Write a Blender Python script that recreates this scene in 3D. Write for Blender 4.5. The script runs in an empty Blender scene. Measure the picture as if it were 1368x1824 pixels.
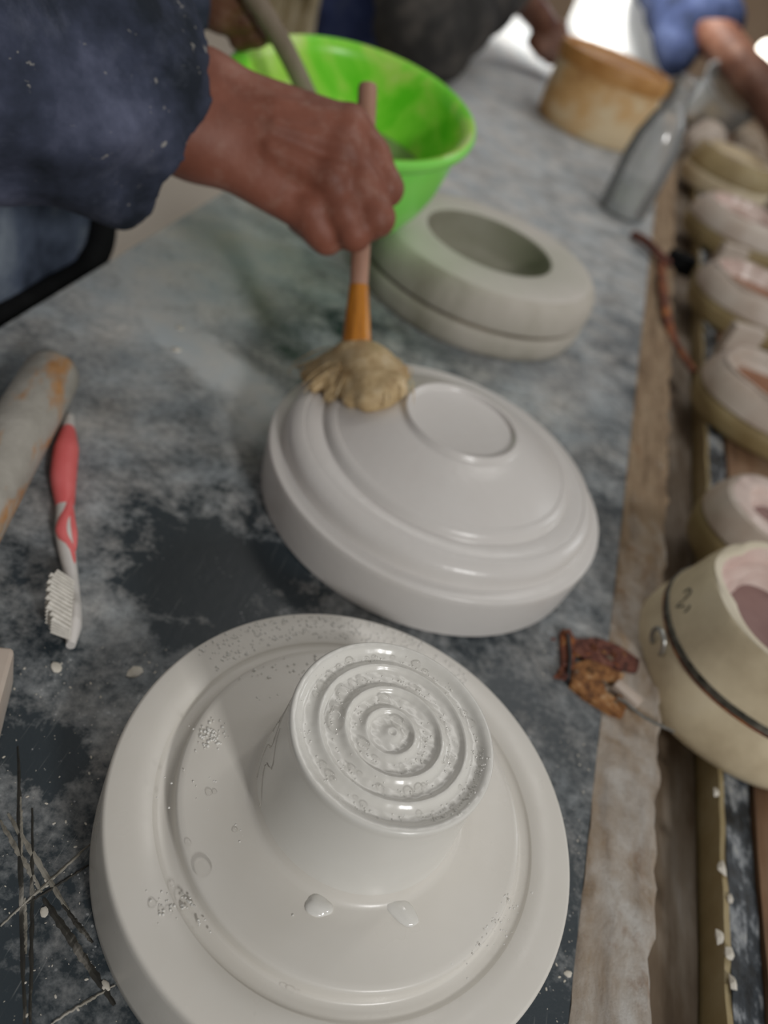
import bpy, bmesh, math, random
import numpy as np
from mathutils import Vector, Matrix
PI = math.pi
rnd = random.Random(7)
C = bpy.context.scene.collection
sc = bpy.context.scene

# ------------------------------------------------------------------ camera, world, lights, exposure
FPX, IW, IH = 1375.54, 1368.0, 1824.0
FW = np.array([0.0, 0.76937047, -0.63880285])
RT = np.array([0.92022711, 0.25001772, 0.30111991])
UP = np.array([-0.3913848, 0.5878437, 0.70799557])
EYE = np.array([0.0, 0.0, 0.335])
cd = bpy.data.cameras.new('camera'); cam = bpy.data.objects.new('camera', cd); C.objects.link(cam)
cd.sensor_fit = 'HORIZONTAL'; cd.sensor_width = 36.0; cd.lens = 36.0 * FPX / IW
cd.clip_start = 0.01; cd.clip_end = 60
m = Matrix.Identity(4)
for i in range(3):
    m[i][0], m[i][1], m[i][2], m[i][3] = RT[i], UP[i], -FW[i], EYE[i]
cam.matrix_world = m
cd.dof.use_dof = True; cd.dof.focus_distance = 0.297; cd.dof.aperture_fstop = 7.2
sc.camera = cam
sc.view_settings.view_transform = 'Standard'; sc.view_settings.look = 'None'
sc.view_settings.gamma = 1.0; sc.view_settings.use_curve_mapping = False
sc.view_settings.exposure = -0.55
w = bpy.data.worlds.new('room_light'); sc.world = w; w.use_nodes = True
bg = w.node_tree.nodes['Background']; bg.inputs[0].default_value = (1.0, 0.97, 0.93, 1); bg.inputs[1].default_value = 0.30

def area(name, loc, target, size, power, col=(1, 1, 1), size_y=None):
    l = bpy.data.lights.new(name, 'AREA'); l.energy = power; l.color = col; l.size = size
    if size_y: l.shape = 'RECTANGLE'; l.size_y = size_y
    o = bpy.data.objects.new(name, l); C.objects.link(o); o.location = loc
    o.rotation_euler = (Vector(target) - Vector(loc)).to_track_quat('-Z', 'Y').to_euler()
    return o
area('window_lamp', (1.52, -1.35, 1.34), (0.03, 0.2, 0.03), 0.30, 38, (1.0, 0.99, 0.975))
area('ceiling_lamp_front', (0.75, 1.5, 2.2), (0.3, 0.6, 0), 0.12, 4.5, (1, .98, .95), 1.2)
area('ceiling_lamp_back', (0.35, 2.1, 2.1), (0.1, 2.2, 0), 0.5, 15, (1, .97, .93), 1.4)
area('added_sack_light', (-0.12, 2.15, 0.80), (0.13, 2.82, 0.14), 0.25, 12.0, (1, .98, .95)).data.spread = math.radians(75)  # added light above the frame, there only to brighten the white sack
area('side_window', (2.3, 2.0, 1.0), (0.1, 0.45, 0.05), 0.4, 7.0, (0.97, 0.99, 1.0))

def U(px, py, d):
    """a point of the place from its bearing and its distance along the view axis (survey of the photograph)"""
    return EYE + d * (FW + (px - IW / 2) / FPX * RT - (py - IH / 2) / FPX * UP)
def G(px, py, z=0.0):
    v = FW + (px - IW / 2) / FPX * RT - (py - IH / 2) / FPX * UP
    return EYE + v * ((z - EYE[2]) / v[2])

# ------------------------------------------------------------------ materials
def lin(c):
    return tuple(((v / 255) / 12.92 if v / 255 <= .04045 else ((v / 255 + .055) / 1.055) ** 2.4) for v in c)
def K(r, g, b, k=1.0):
    return tuple(min(.9, v * k) for v in lin((r, g, b))) + (1,)
class NT:
    def __init__(s, name):
        s.m = bpy.data.materials.new(name); s.m.use_nodes = True; s.t = s.m.node_tree; s.n = s.t.nodes
        s.b = s.n['Principled BSDF']; s.x = s.new('ShaderNodeTexCoord')
    def new(s, t, **k):
        n = s.n.new(t)
        for a, v in k.items(): setattr(n, a, v)
        return n
    def link(s, a, b): s.t.links.new(a, b)
    def put(s, sock, v):
        if isinstance(v, bpy.types.NodeSocket): s.link(v, sock)
        else: sock.default_value = v
    def co(s, scale=(1, 1, 1), rot=(0, 0, 0), loc=(0, 0, 0), kind='Object'):
        mp = s.new('ShaderNodeMapping'); s.link(s.x.outputs[kind], mp.inputs[0])
        mp.inputs['Scale'].default_value = scale; mp.inputs['Rotation'].default_value = rot; mp.inputs['Location'].default_value = loc
        return mp.outputs[0]
    def noise(s, scale, detail=4, rough=.6, co=None, dist=0):
        n = s.new('ShaderNodeTexNoise'); s.link(co or s.co(), n.inputs['Vector'])
        n.inputs['Scale'].default_value = scale; n.inputs['Detail'].default_value = detail
        n.inputs['Roughness'].default_value = rough; n.inputs['Distortion'].default_value = dist
        return n.outputs[0]
    def ramp(s, v, stops):
        r = s.new('ShaderNodeValToRGB'); e = r.color_ramp.elements
        while len(e) < len(stops): e.new(1)
        for q, (p, c) in zip(e, stops):
            q.position = p; q.color = c if not isinstance(c, (int, float)) else (c, c, c, 1)
        s.link(v, r.inputs[0]); return r.outputs[0]
    def math(s, op, a, b=0.0, c=0.0, clamp=False):
        n = s.new('ShaderNodeMath', operation=op, use_clamp=clamp)
        s.put(n.inputs[0], a); s.put(n.inputs[1], b); s.put(n.inputs[2], c)
        return n.outputs[0]
    def mix(s, f, a, b):
        n = s.new('ShaderNodeMix', data_type='RGBA'); s.put(n.inputs[0], f); s.put(n.inputs[6], a); s.put(n.inputs[7], b)
        return n.outputs[2]
    def bump(s, h, strength=.3, dist=.001):
        n = s.new('ShaderNodeBump'); n.inputs['Strength'].default_value = strength; n.inputs['Distance'].default_value = dist
        s.link(h, n.inputs['Height']); s.link(n.outputs[0], s.b.inputs['Normal'])
    def done(s, col=None, rough=.6, metal=0, spec=.5, coat=0):
        if col is not None: s.put(s.b.inputs['Base Color'], col)
        s.put(s.b.inputs['Roughness'], rough); s.b.inputs['Metallic'].default_value = metal
        s.b.inputs['Specular IOR Level'].default_value = spec; s.b.inputs['Coat Weight'].default_value = coat
        s.b.inputs['Coat Roughness'].default_value = .08
        return s.m
def simple(name, stops, scale=30, rough=.6, bump=.2, dist=.001, detail=5, stretch=(1, 1, 1), metal=0, spec=.5, coat=0, bscale=None):
    t = NT(name); n = t.noise(scale, detail, .62, t.co(stretch))
    c = t.ramp(n, stops)
    if bump: t.bump(t.noise(bscale or scale * 2, 5, .6, t.co(stretch)), bump, dist)
    return t.done(c, rough, metal, spec, coat)

def plaster_wet():
    t = NT('wet_plaster'); n = t.noise(14, 4, .55)
    c = t.ramp(n, [(.3, K(188, 184, 176, 1.42)), (.7, K(194, 191, 185, 1.42))])
    t.bump(t.noise(420, 3, .5), .06, .0006)
    return t.done(c, t.ramp(t.noise(35, 3), [(.35, .26), (.7, .42)]), spec=.45)
M = {}
M['plaster'] = plaster_wet()
def plaster_hub():
    t = NT('hub_plaster'); c = t.ramp(t.noise(16, 3), [(.3, K(190, 188, 182, 1.45)), (.7, K(196, 195, 190, 1.45))])
    t.bump(t.noise(260, 3, .5), .08, .0005)
    return t.done(c, .22, spec=.5)
M['hub'] = plaster_hub()
M['dome'] = simple('dome_plaster', [(.3, K(186, 182, 178, 1.36)), (.7, K(192, 189, 186, 1.36))], 12, .27, .22, .0010, bscale=190)
M['drip'] = simple('wet_slip', [(.3, K(192, 190, 184, 1.45)), (.7, K(198, 197, 193, 1.45))], 20, .12, .0)
def bubble_mat():
    t = NT('water_bubble'); tr = t.new('ShaderNodeBsdfTransparent'); gl = t.new('ShaderNodeBsdfGlossy')
    gl.inputs['Roughness'].default_value = .03
    f = t.new('ShaderNodeFresnel'); f.inputs[0].default_value = 1.33
    mx = t.new('ShaderNodeMixShader')
    t.link(t.math('ADD', t.math('MULTIPLY', f.outputs[0], .42), .02), mx.inputs[0])
    tr.inputs[0].default_value = (.985, .983, .98, 1)
    t.link(tr.outputs[0], mx.inputs[1]); t.link(gl.outputs[0], mx.inputs[2])
    t.link(mx.outputs[0], t.n['Material Output'].inputs[0]); return t.m
M['bubble'] = bubble_mat()
def glass_mat(name, tint, milk):
    t = NT(name); tr = t.new('ShaderNodeBsdfTransparent'); gl = t.new('ShaderNodeBsdfGlossy'); df = t.new('ShaderNodeBsdfDiffuse')
    gl.inputs['Roughness'].default_value = .12; tr.inputs[0].default_value = tint; df.inputs[0].default_value = (.86, .88, .87, 1)
    f = t.new('ShaderNodeFresnel'); f.inputs[0].default_value = 1.5
    m1 = t.new('ShaderNodeMixShader'); m2 = t.new('ShaderNodeMixShader'); m1.inputs[0].default_value = milk
    t.link(tr.outputs[0], m1.inputs[1]); t.link(df.outputs[0], m1.inputs[2])
    t.link(f.outputs[0], m2.inputs[0]); t.link(m1.outputs[0], m2.inputs[1]); t.link(gl.outputs[0], m2.inputs[2])
    t.link(m2.outputs[0], t.n['Material Output'].inputs[0]); return t.m
M['bottle'] = glass_mat('clear_plastic', (.98, .98, .98, 1), .26)
M['jar'] = glass_mat('cloudy_plastic', (.85, .82, .76, 1), .35)
M['water'] = glass_mat('green_water', (.86, .92, .84, 1), .3)

def table_mat():
    t = NT('dusty_slate'); P = t.co()
    sep = t.new('ShaderNodeSeparateXYZ'); t.link(t.x.outputs['Object'], sep.inputs[0]); X, Y = sep.outputs[0], sep.outputs[1]
    big = t.noise(9, 5, .62, P, .6); mid = t.noise(34, 6, .68, P, .4); fine = t.noise(170, 5, .7, P)
    def blob(cx, cy, rx, ry, a=0.0, soft=.5):
        ca, sa = math.cos(a), math.sin(a)
        dx = t.math('SUBTRACT', X, cx); dy = t.math('SUBTRACT', Y, cy)
        ux = t.math('ADD', t.math('MULTIPLY', dx, ca / rx), t.math('MULTIPLY', dy, sa / rx))
        uy = t.math('ADD', t.math('MULTIPLY', dx, -sa / ry), t.math('MULTIPLY', dy, ca / ry))
        d = t.math('SQRT', t.math('ADD', t.math('MULTIPLY', ux, ux), t.math('MULTIPLY', uy, uy)))
        d = t.math('ADD', d, t.math('MULTIPLY', t.math('SUBTRACT', mid, .5), 1.5))
        return t.math('DIVIDE', t.math('SUBTRACT', 1.0, d), soft, clamp=True)
    lvl = t.math('MULTIPLY', t.math('SUBTRACT', Y, .12), .62)                      # dust thicker farther up the table, far glare painted into it too
    lvl = t.math('MINIMUM', lvl, .62)
    lvl = t.math('ADD', lvl, t.math('MULTIPLY', t.math('SUBTRACT', X, .0), -.55))
    lvl = t.math('ADD', lvl, .07)
    lvl = t.math('ADD', lvl, t.math('MULTIPLY', t.math('SUBTRACT', big, .5), .95))
    lvl = t.math('ADD', lvl, t.math('MULTIPLY', t.math('SUBTRACT', mid, .5), 1.1))
    lvl = t.math('ADD', lvl, t.math('MULTIPLY', t.math('SUBTRACT', fine, .5), .85))
    for (a, wt) in ((blob(-.155, .485, .085, .03, -.42), .55), (blob(-.10, .44, .04, .03, .2), .45), (blob(-.16, .44, .05, .03), .16),
                    (blob(-.13, .60, .06, .09, .4), -.20), (blob(-.075, .30, .06, .065, .6), -.46), (blob(-.08, .63, .035, .08), -.25),  # the strongest negative blob paints the front mould's cast shadow into the dust
                    (blob(-.09, .16, .018, .02), -.4), (blob(-.11, .235, .03, .02), .22), (blob(-.23, .60, .09, .16), .34),
                    (blob(.10, .62, .05, .06), .1), (blob(.15, .7, .03, .05), .22), (blob(-.075, .19, .03, .05), .12)):
        lvl = t.math('ADD', lvl, t.math('MULTIPLY', a, wt))
    lvl = t.math('MULTIPLY', t.math('SUBTRACT', lvl, .0), 1.25, clamp=True)
    dust = t.mix(t.ramp(t.noise(22, 3), [(.35, 0.0), (.7, 1.0)]), K(150, 155, 158, 1.7), K(166, 163, 159, 1.7))
    col = t.mix(lvl, t.mix(big, K(36, 46, 54, 1.4), K(50, 56, 58, 1.3)), dust)
    # flecks of dry plaster and fine scratches
    v = t.new('ShaderNodeTexVoronoi'); v.inputs['Scale'].default_value = 330; t.link(P, v.inputs['Vector'])
    fl = t.math('MULTIPLY', t.math('LESS_THAN', v.outputs['Distance'], t.math('MULTIPLY', t.math('SUBTRACT', mid, .42), 1.2)), .7)
    col = t.mix(t.math('MULTIPLY', fl, t.ramp(t.noise(60, 2), [(.5, 0.0), (.62, 1.0)])), col, K(168, 170, 172, 1.2))
    for ang in (.5, 1.9, 2.6):
        s1 = t.noise(1.0, 2, .5, t.co((900, 26, 1), (0, 0, ang)))
        col = t.mix(t.math('MULTIPLY', t.ramp(s1, [(.69, 0.0), (.74, 1.0)]), .28), col, K(150, 152, 150, 1.2))
    t.bump(t.math('ADD', t.math('MULTIPLY', mid, .5), fine), .25, .0008)
    return t.done(col, t.ramp(lvl, [(.0, .38), (.5, .75)]), spec=.4)
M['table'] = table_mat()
def caked_wood():
    t = NT('plaster_caked_wood'); n = t.noise(26, 7, .68, t.co((1, .55, 1)), .5); big = t.noise(7, 3, .5)
    sep = t.new('ShaderNodeSeparateXYZ'); t.link(t.x.outputs['Object'], sep.inputs[0]); Y = sep.outputs[1]
    wood = t.ramp(t.noise(18, 5, .6, t.co((6, .6, 3))), [(.3, K(112, 92, 72, 1.25)), (.5, K(150, 128, 104, 1.3)), (.75, K(170, 150, 126, 1.3))])
    lvl = t.math('ADD', t.math('MULTIPLY', t.math('SUBTRACT', .50, Y), 2.3), t.math('MULTIPLY', t.math('SUBTRACT', n, .5), 3.2))
    lvl = t.math('ADD', lvl, t.math('MULTIPLY', t.math('SUBTRACT', big, .5), 1.0), 0, True)
    pl = t.ramp(t.noise(50, 5), [(.3, K(176, 168, 158, 1.4)), (.6, K(200, 197, 192, 1.4))])
    rust = t.math('MULTIPLY', t.ramp(t.noise(30, 6, .7), [(.60, 0.0), (.70, 1.0)]), .5)
    col = t.mix(rust, t.mix(lvl, wood, pl), K(140, 98, 62, 1.2))
    t.bump(t.noise(90, 9, .75), 1.0, .004)
    return t.done(col, .8, spec=.25)
M['edge_wood'] = caked_wood()
M['board'] = simple('grey_board', [(.25, K(66, 52, 38, 1.2)), (.45, K(98, 84, 68, 1.25)), (.62, K(128, 118, 106, 1.25)), (.8, K(150, 145, 140, 1.2))], 16, .75, .3, .002, stretch=(3, .6, 3))
M['board_brown'] = simple('brown_board', [(.3, K(70, 48, 32, 1.2)), (.5, K(112, 84, 60, 1.25)), (.75, K(140, 122, 102, 1.2))], 13, .75, .3, .002, stretch=(3, .5, 3))
M['rail'] = simple('dusty_black_steel', [(.40, K(24, 27, 30)), (.5, K(50, 56, 62, 1.2)), (.57, K(128, 132, 136, 1.3)), (.7, K(180, 178, 172, 1.3))], 60, .45, .6, .002, detail=7, stretch=(1.4, .6, 1))
M['steel_dark'] = simple('dark_steel', [(.4, K(18, 20, 24)), (.8, K(60, 64, 68))], 30, .4, .3)
M['dry_plaster'] = simple('old_plaster', [(.3, K(120, 116, 100, 1.3)), (.5, K(160, 155, 144, 1.35)), (.75, K(182, 176, 168, 1.35))], 9, .75, .3, .0015, stretch=(1, 1, .5))
M['dry_plaster_top'] = simple('rim_plaster', [(.3, K(168, 166, 154, 1.35)), (.7, K(184, 178, 172, 1.35))], 9, .7, .2, .001)
M['bowl_dark'] = simple('olive_plaster_bowl', [(.35, K(112, 110, 94, 1.25)), (.7, K(128, 124, 112, 1.3))], 10, .6, .2, .001)  # inside of the bowl, a darker grey-olive than the rim
M['seam_dirt'] = simple('dirt_in_seam', [(.35, K(72, 62, 50, 1.2)), (.6, K(120, 112, 98, 1.3)), (.8, K(140, 120, 100, 1.3))], 26, .85, .3)
def mould_cream(name, a, b, c):
    return simple(name, [(.3, a), (.55, b), (.78, c)], 14, .6, .3, .0012, bscale=90)
M['cream'] = mould_cream('cream_plaster', K(160, 146, 120, 1.45), K(184, 172, 146, 1.5), K(192, 182, 160, 1.5))
M['cream_top'] = simple('pale_cream_plaster', [(.3, K(184, 174, 152, 1.35)), (.7, K(200, 192, 174, 1.35))], 14, .6, .2)
M['ochre'] = mould_cream('ochre_plaster', K(116, 98, 62, 1.3), K(142, 126, 90, 1.3), K(160, 148, 118, 1.3))
M['white_old'] = simple('stained_white_plaster', [(.3, K(158, 140, 126, 1.35)), (.6, K(182, 172, 162, 1.35)), (.8, K(196, 188, 180, 1.35))], 12, .5, .25)
M['pink_slip'] = simple('pink_slip', [(.3, K(184, 160, 152, 1.35)), (.6, K(200, 186, 178, 1.4)), (.8, K(208, 200, 192, 1.4))], 16, .3, .1)
M['mauve_slip'] = simple('mauve_slip', [(.3, K(112, 84, 80, 1.3)), (.7, K(138, 112, 108, 1.3))], 14, .25, .05)
M['terracotta'] = simple('wet_terracotta', [(.3, K(108, 66, 42, 1.3)), (.7, K(150, 106, 80, 1.3))], 14, .18, .1)
M['rust'] = simple('rust', [(.3, K(58, 30, 20, 1.3)), (.5, K(104, 56, 36, 1.4)), (.66, K(150, 92, 42, 1.4)), (.8, K(172, 120, 70, 1.3))], 60, .8, .8, .002, detail=7)
M['rust_red'] = simple('red_rust', [(.36, K(48, 28, 24, 1.2)), (.5, K(92, 52, 42, 1.35)), (.62, K(112, 70, 56, 1.35)), (.8, K(150, 120, 104, 1.3))], 200, .8, .8, .002)
M['rust_orange'] = simple('orange_rust', [(.36, K(84, 52, 30, 1.2)), (.5, K(132, 88, 48, 1.25)), (.6, K(150, 108, 66, 1.3)), (.74, K(176, 150, 120, 1.3))], 150, .8, .8, .002)
M['wire'] = simple('steel_wire', [(.4, K(120, 120, 116)), (.7, K(190, 190, 186))], 60, .3, .2, metal=.85)
M['wire_dark'] = simple('tarnished_wire', [(.35, K(62, 62, 56)), (.6, K(112, 108, 98)), (.8, K(150, 146, 136))], 160, .4, .3, metal=.6)
M['pencil'] = simple('pencil', [(.4, K(70, 72, 68)), (.7, K(96, 96, 88))], 90, .7, 0)
M['chip'] = simple('plaster_chip', [(.3, K(172, 166, 152, 1.3)), (.7, K(200, 196, 188, 1.3))], 40, .8, .4)
def roller_mat():
    t = NT('plastered_wood_rod'); n = t.noise(34, 6, .66, t.co((1, 1, .5)))
    wood = t.ramp(t.noise(50, 3), [(.3, K(150, 104, 58, 1.3)), (.7, K(176, 130, 80, 1.3))])
    pl = t.ramp(t.noise(40, 4), [(.3, K(136, 132, 124, 1.3)), (.7, K(164, 160, 152, 1.3))])
    t.bump(t.noise(110, 6, .7), .6, .0015)
    return t.done(t.mix(t.ramp(n, [(.50, 0.0), (.60, .9)]), pl, wood), .75, spec=.3)
M['rod'] = roller_mat()
M['tb_white'] = simple('white_plastic', [(.4, K(186, 182, 178, 1.35)), (.7, K(196, 192, 188, 1.35))], 30, .35, 0)
M['tb_pink'] = simple('pink_rubber', [(.4, K(190, 84, 84, 1.5)), (.7, K(206, 104, 104, 1.5))], 30, .45, 0)
M['bristle_white'] = simple('white_bristles', [(.4, K(176, 172, 164, 1.4)), (.7, K(196, 192, 184, 1.4))], 300, .6, .2)
M['green'] = simple('green_plastic', [(.3, K(88, 178, 48, 1.8)), (.5, K(108, 190, 74, 1.7)), (.75, K(134, 194, 94, 1.6))], 7, .3, .1)
def green_in():
    t = NT('splashed_green_plastic'); n = t.noise(16, 4, .6, None, .6)
    return t.done(t.ramp(n, [(.36, K(84, 172, 30, 1.9)), (.46, K(112, 186, 50, 1.9)), (.56, K(150, 196, 80, 1.8)), (.66, K(176, 200, 124, 1.6))]), .32)
M['green_in'] = green_in()
M['slurry'] = simple('grey_slurry', [(.3, K(124, 138, 92, 1.3)), (.7, K(150, 156, 122, 1.3))], 10, .25, .05)
M['stick'] = simple('muddy_stick', [(.3, K(96, 82, 68, 1.3)), (.7, K(128, 116, 102, 1.3))], 24, .7, .3, stretch=(1, 1, .3))
M['brush_wood'] = simple('dusty_pink_wood', [(.3, K(140, 102, 82, 1.3)), (.7, K(166, 130, 112, 1.3))], 24, .55, .15, stretch=(2, 2, .4))
M['bamboo'] = simple('orange_bamboo', [(.3, K(128, 76, 14, 1.35)), (.6, K(168, 108, 34, 1.4)), (.8, K(184, 130, 60, 1.35))], 60, .3, .2, stretch=(3, 3, .25))
M['bristle'] = simple('straw_bristles', [(.3, K(148, 122, 84, 1.3)), (.55, K(180, 158, 120, 1.35)), (.8, K(200, 184, 156, 1.35))], 90, .55, .5, .002)
def skin(name, a, b, c):
    t = NT(name); n = t.noise(22, 5, .6); d = t.noise(70, 6, .7)
    col = t.ramp(n, [(.3, a), (.55, b), (.8, c)])
    col = t.mix(t.ramp(d, [(.52, 0.0), (.8, .4)]), col, K(166, 140, 126, 1.2))
    t.bump(t.noise(190, 5, .7), .35, .0012)
    return t.done(col, .52, spec=.4)
M['skin'] = skin('dusty_tanned_skin', K(100, 58, 44, 1.3), K(122, 74, 58, 1.35), K(142, 94, 78, 1.3))
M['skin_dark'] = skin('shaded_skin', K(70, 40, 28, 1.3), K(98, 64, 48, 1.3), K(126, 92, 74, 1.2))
def cloth(name, a, b, c, streak=0.0):
    t = NT(name); n = t.noise(11, 6, .62)
    col = t.ramp(n, [(.36, a), (.5, b), (.66, c)])
    if streak:
        s = t.noise(1.0, 3, .6, t.co((26, 120, 130), (0, .5, -.05)))
        col = t.mix(t.ramp(s, [(.67, 0.0), (.74, streak)]), col, K(170, 166, 158, 1.2))
        col = t.mix(t.ramp(t.noise(26, 5, .7), [(.55, 0.0), (.85, .35)]), col, K(120, 124, 140, 1.2))
    t.bump(t.noise(420, 2, .5), .3, .0006)
    return t.done(col, .9, spec=.15)
M['denim'] = cloth('dusty_blue_cotton', K(32, 37, 45, 1.3), K(56, 61, 77, 1.35), K(88, 92, 112, 1.4), .85)
M['apron'] = cloth('dusty_blue_apron', K(40, 46, 58, 1.35), K(70, 78, 94, 1.35), K(112, 120, 130, 1.3))
M['black'] = cloth('black_cloth', K(6, 7, 8), K(12, 13, 14), K(24, 25, 26))
M['charcoal'] = cloth('charcoal_cloth', K(38, 37, 36, 1.2), K(54, 53, 52, 1.2), K(82, 78, 74, 1.2))
M['navy'] = cloth('navy_cloth', K(24, 30, 46, 1.2), K(38, 46, 70, 1.3), K(60, 68, 92, 1.3))
M['jeans'] = cloth('blue_jeans', K(34, 42, 70, 1.3), K(50, 60, 96, 1.35), K(74, 82, 110, 1.3))
M['hair'] = simple('black_hair', [(.4, K(14, 12, 11)), (.7, K(34, 28, 24))], 200, .5, .4)
M['cream_cloth'] = cloth('cream_cloth', K(150, 140, 112, 1.3), K(204, 196, 172, 1.3), K(220, 214, 198, 1.2))
M['drum'] = simple('rust_stained_tin', [(.28, K(140, 96, 48, 1.5)), (.42, K(184, 146, 96, 1.5)), (.55, K(194, 174, 140, 1.5)), (.8, K(200, 186, 160, 1.5))], 7, .55, .2, stretch=(1, 1, 1.8))
M['drum_lid'] = simple('orange_tin_lid', [(.3, K(150, 100, 44, 1.35)), (.7, K(196, 150, 92, 1.35))], 8, .5, .2)
M['white'] = simple('bright_white_plaster', [(.3, (.84, .84, .82, 1)), (.7, (.88, .88, .86, 1))], 5, .8, .1)
M['floor'] = simple('pale_floor', [(.3, K(200, 190, 176, 1.4)), (.7, K(212, 204, 192, 1.35))], 2, .6, .1)
M['wall'] = simple('beige_wall', [(.3, K(150, 128, 108, 1.3)), (.7, K(168, 148, 128, 1.3))], 2, .8, .1)
M['score_dark'] = simple('score_groove', [(.36, K(30, 30, 28)), (.55, K(58, 56, 50)), (.66, K(150, 146, 138, 1.2)), (.8, K(170, 166, 158, 1.2))], 60, .8, .4, stretch=(1, .35, 1))
M['score_light'] = simple('score_ridge', [(.34, K(70, 68, 62, 1.1)), (.48, K(130, 126, 116, 1.2)), (.75, K(170, 166, 158, 1.2))], 60, .8, .4, stretch=(1, .35, 1))
def emit(name, col, s):
    t = NT(name); e = t.new('ShaderNodeEmission'); e.inputs[0].default_value = col; e.inputs[1].default_value = s
    t.link(e.outputs[0], t.n['Material Output'].inputs[0]); return t.m
M['lamp'] = emit('lit_lamp_glass', (1, .93, .8, 1), 7)

# ------------------------------------------------------------------ object helpers
def thing(name, label, cat, loc=(0, 0, 0), rotz=0, group=None, kind=None):
    o = bpy.data.objects.new(name, None); C.objects.link(o); o.empty_display_size = .02
    o.location = loc; o.rotation_euler = (0, 0, rotz)
    return tag(o, label, cat, group, kind)
def tag(o, label, cat=None, group=None, kind=None):
    if label: o['label'] = label
    if cat: o['category'] = cat
    if group: o['group'] = group
    if kind: o['kind'] = kind
    return o
def finish(name, me, mat, parent=None, sharp=40, smooth=True):
    o = bpy.data.objects.new(name, me); C.objects.link(o)
    for mm in (mat if isinstance(mat, (list, tuple)) else [mat]): me.materials.append(mm)
    if smooth:
        me.polygons.foreach_set('use_smooth', [True] * len(me.polygons))
        if sharp: me.set_sharp_from_angle(angle=math.radians(sharp))
    if parent is not None: o.parent = parent
    return o
def frombm(name, bm, mat, parent=None, sharp=40, smooth=True):
    me = bpy.data.meshes.new(name); bm.normal_update(); bm.to_mesh(me); bm.free()
    return finish(name, me, mat, parent, sharp, smooth)
def frompy(name, v, f, mat, parent=None, sharp=40):
    me = bpy.data.meshes.new(name); me.from_pydata([tuple(map(float, p)) for p in v], [], f); me.update()
    return finish(name, me, mat, parent, sharp)
def lathe(prof, n=96, rfun=None, cap0=True, cap1=True, slot=None):
    """prof: (r, z[, slot]); rfun(theta, i) scales the radius"""
    bm = bmesh.new(); rings = []
    for i, q in enumerate(prof):
        r, z = q[0], q[1]
        if r < 1e-6: rings.append([bm.verts.new((0, 0, z))]); continue
        rings.append([bm.verts.new((r * (rfun(2 * PI * k / n, i) if rfun else 1) * math.cos(2 * PI * k / n),
                                    r * (rfun(2 * PI * k / n, i) if rfun else 1) * math.sin(2 * PI * k / n), z)) for k in range(n)])
    for i in range(len(rings) - 1):
        a, b = rings[i], rings[i + 1]; ms = prof[i + 1][2] if len(prof[i + 1]) > 2 else 0
        for k in range(n):
            k2 = (k + 1) % n
            if len(a) == 1 and len(b) == 1: break
            if len(a) == 1: f = bm.faces.new((a[0], b[k2], b[k]))
            elif len(b) == 1: f = bm.faces.new((a[k], a[k2], b[0]))
            else: f = bm.faces.new((a[k], a[k2], b[k2], b[k]))
            f.material_index = ms
    if cap0 and len(rings[0]) > 1: bm.faces.new(rings[0][::-1])
    if cap1 and len(rings[-1]) > 1: bm.faces.new(rings[-1])
    bmesh.ops.recalc_face_normals(bm, faces=bm.faces)
    return bm
def tube(pts, rad, n=10, bm=None, closed=False, flat=1.0, upv=(0, 0, 1)):
    bm = bm or bmesh.new(); pts = [Vector(p) for p in pts]; N = len(pts); rings = []
    if not hasattr(rad, '__len__'): rad = [rad] * N
    for i, p in enumerate(pts):
        if closed: d = pts[(i + 1) % N] - pts[i - 1]
        else: d = pts[min(i + 1, N - 1)] - pts[max(i - 1, 0)]
        d.normalize(); u = Vector(upv)
        if abs(d.dot(u)) > .95: u = Vector((1, 0, 0))
        s = d.cross(u).normalized(); t = s.cross(d)
        rings.append([bm.verts.new(p + s * math.cos(2 * PI * k / n) * rad[i] + t * math.sin(2 * PI * k / n) * rad[i] * flat) for k in range(n)])
    for i in range(N if closed else N - 1):
        a, b = rings[i], rings[(i + 1) % N]
        for k in range(n): bm.faces.new((a[k], a[(k + 1) % n], b[(k + 1) % n], b[k]))
    if not closed:
        bm.faces.new(rings[0][::-1]); bm.faces.new(rings[-1])
    bmesh.ops.recalc_face_normals(bm, faces=bm.faces)
    return bm
def spline(pts, n=8):
    pts = [np.array(p, float) for p in pts]; out = []
    P = [2 * pts[0] - pts[1]] + pts + [2 * pts[-1] - pts[-2]]
    for i in range(1, len(P) - 2):
        for k in range(n):
            t = k / n; a, b, c, d = P[i - 1:i + 3]
            out.append(.5 * (2 * b + (c - a) * t + (2 * a - 5 * b + 4 * c - d) * t * t + (3 * b - a - 3 * c + d) * t ** 3))
    out.append(pts[-1]); return out
def boxbm(x0, x1, y0, y1, z0, z1, bev=0.0, bm=None, seg=2):
    b2 = bmesh.new(); bmesh.ops.create_cube(b2, size=1)
    for v in b2.verts: v.co = Vector((x0 + (v.co.x + .5) * (x1 - x0), y0 + (v.co.y + .5) * (y1 - y0), z0 + (v.co.z + .5) * (z1 - z0)))
    if bev: bmesh.ops.bevel(b2, geom=b2.edges[:], offset=bev, segments=seg, affect='EDGES', profile=.6)
    if bm is None: return b2
    me = bpy.data.meshes.new('t'); b2.to_mesh(me); b2.free(); bm.from_mesh(me); bpy.data.meshes.remove(me); return bm
def wob(p, s=1.0, seed=0.0):
    x, y, z = p[0] * s + seed, p[1] * s - seed * .7, p[2] * s + seed * 1.3
    return (math.sin(x * 1.7 + 1.3 * math.sin(y * 1.1)) + math.sin(y * 2.3 + 1.1 * math.sin(z * 1.9)) + math.sin(z * 2.1 + 1.7 * math.sin(x * .9 + y))) / 3

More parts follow.
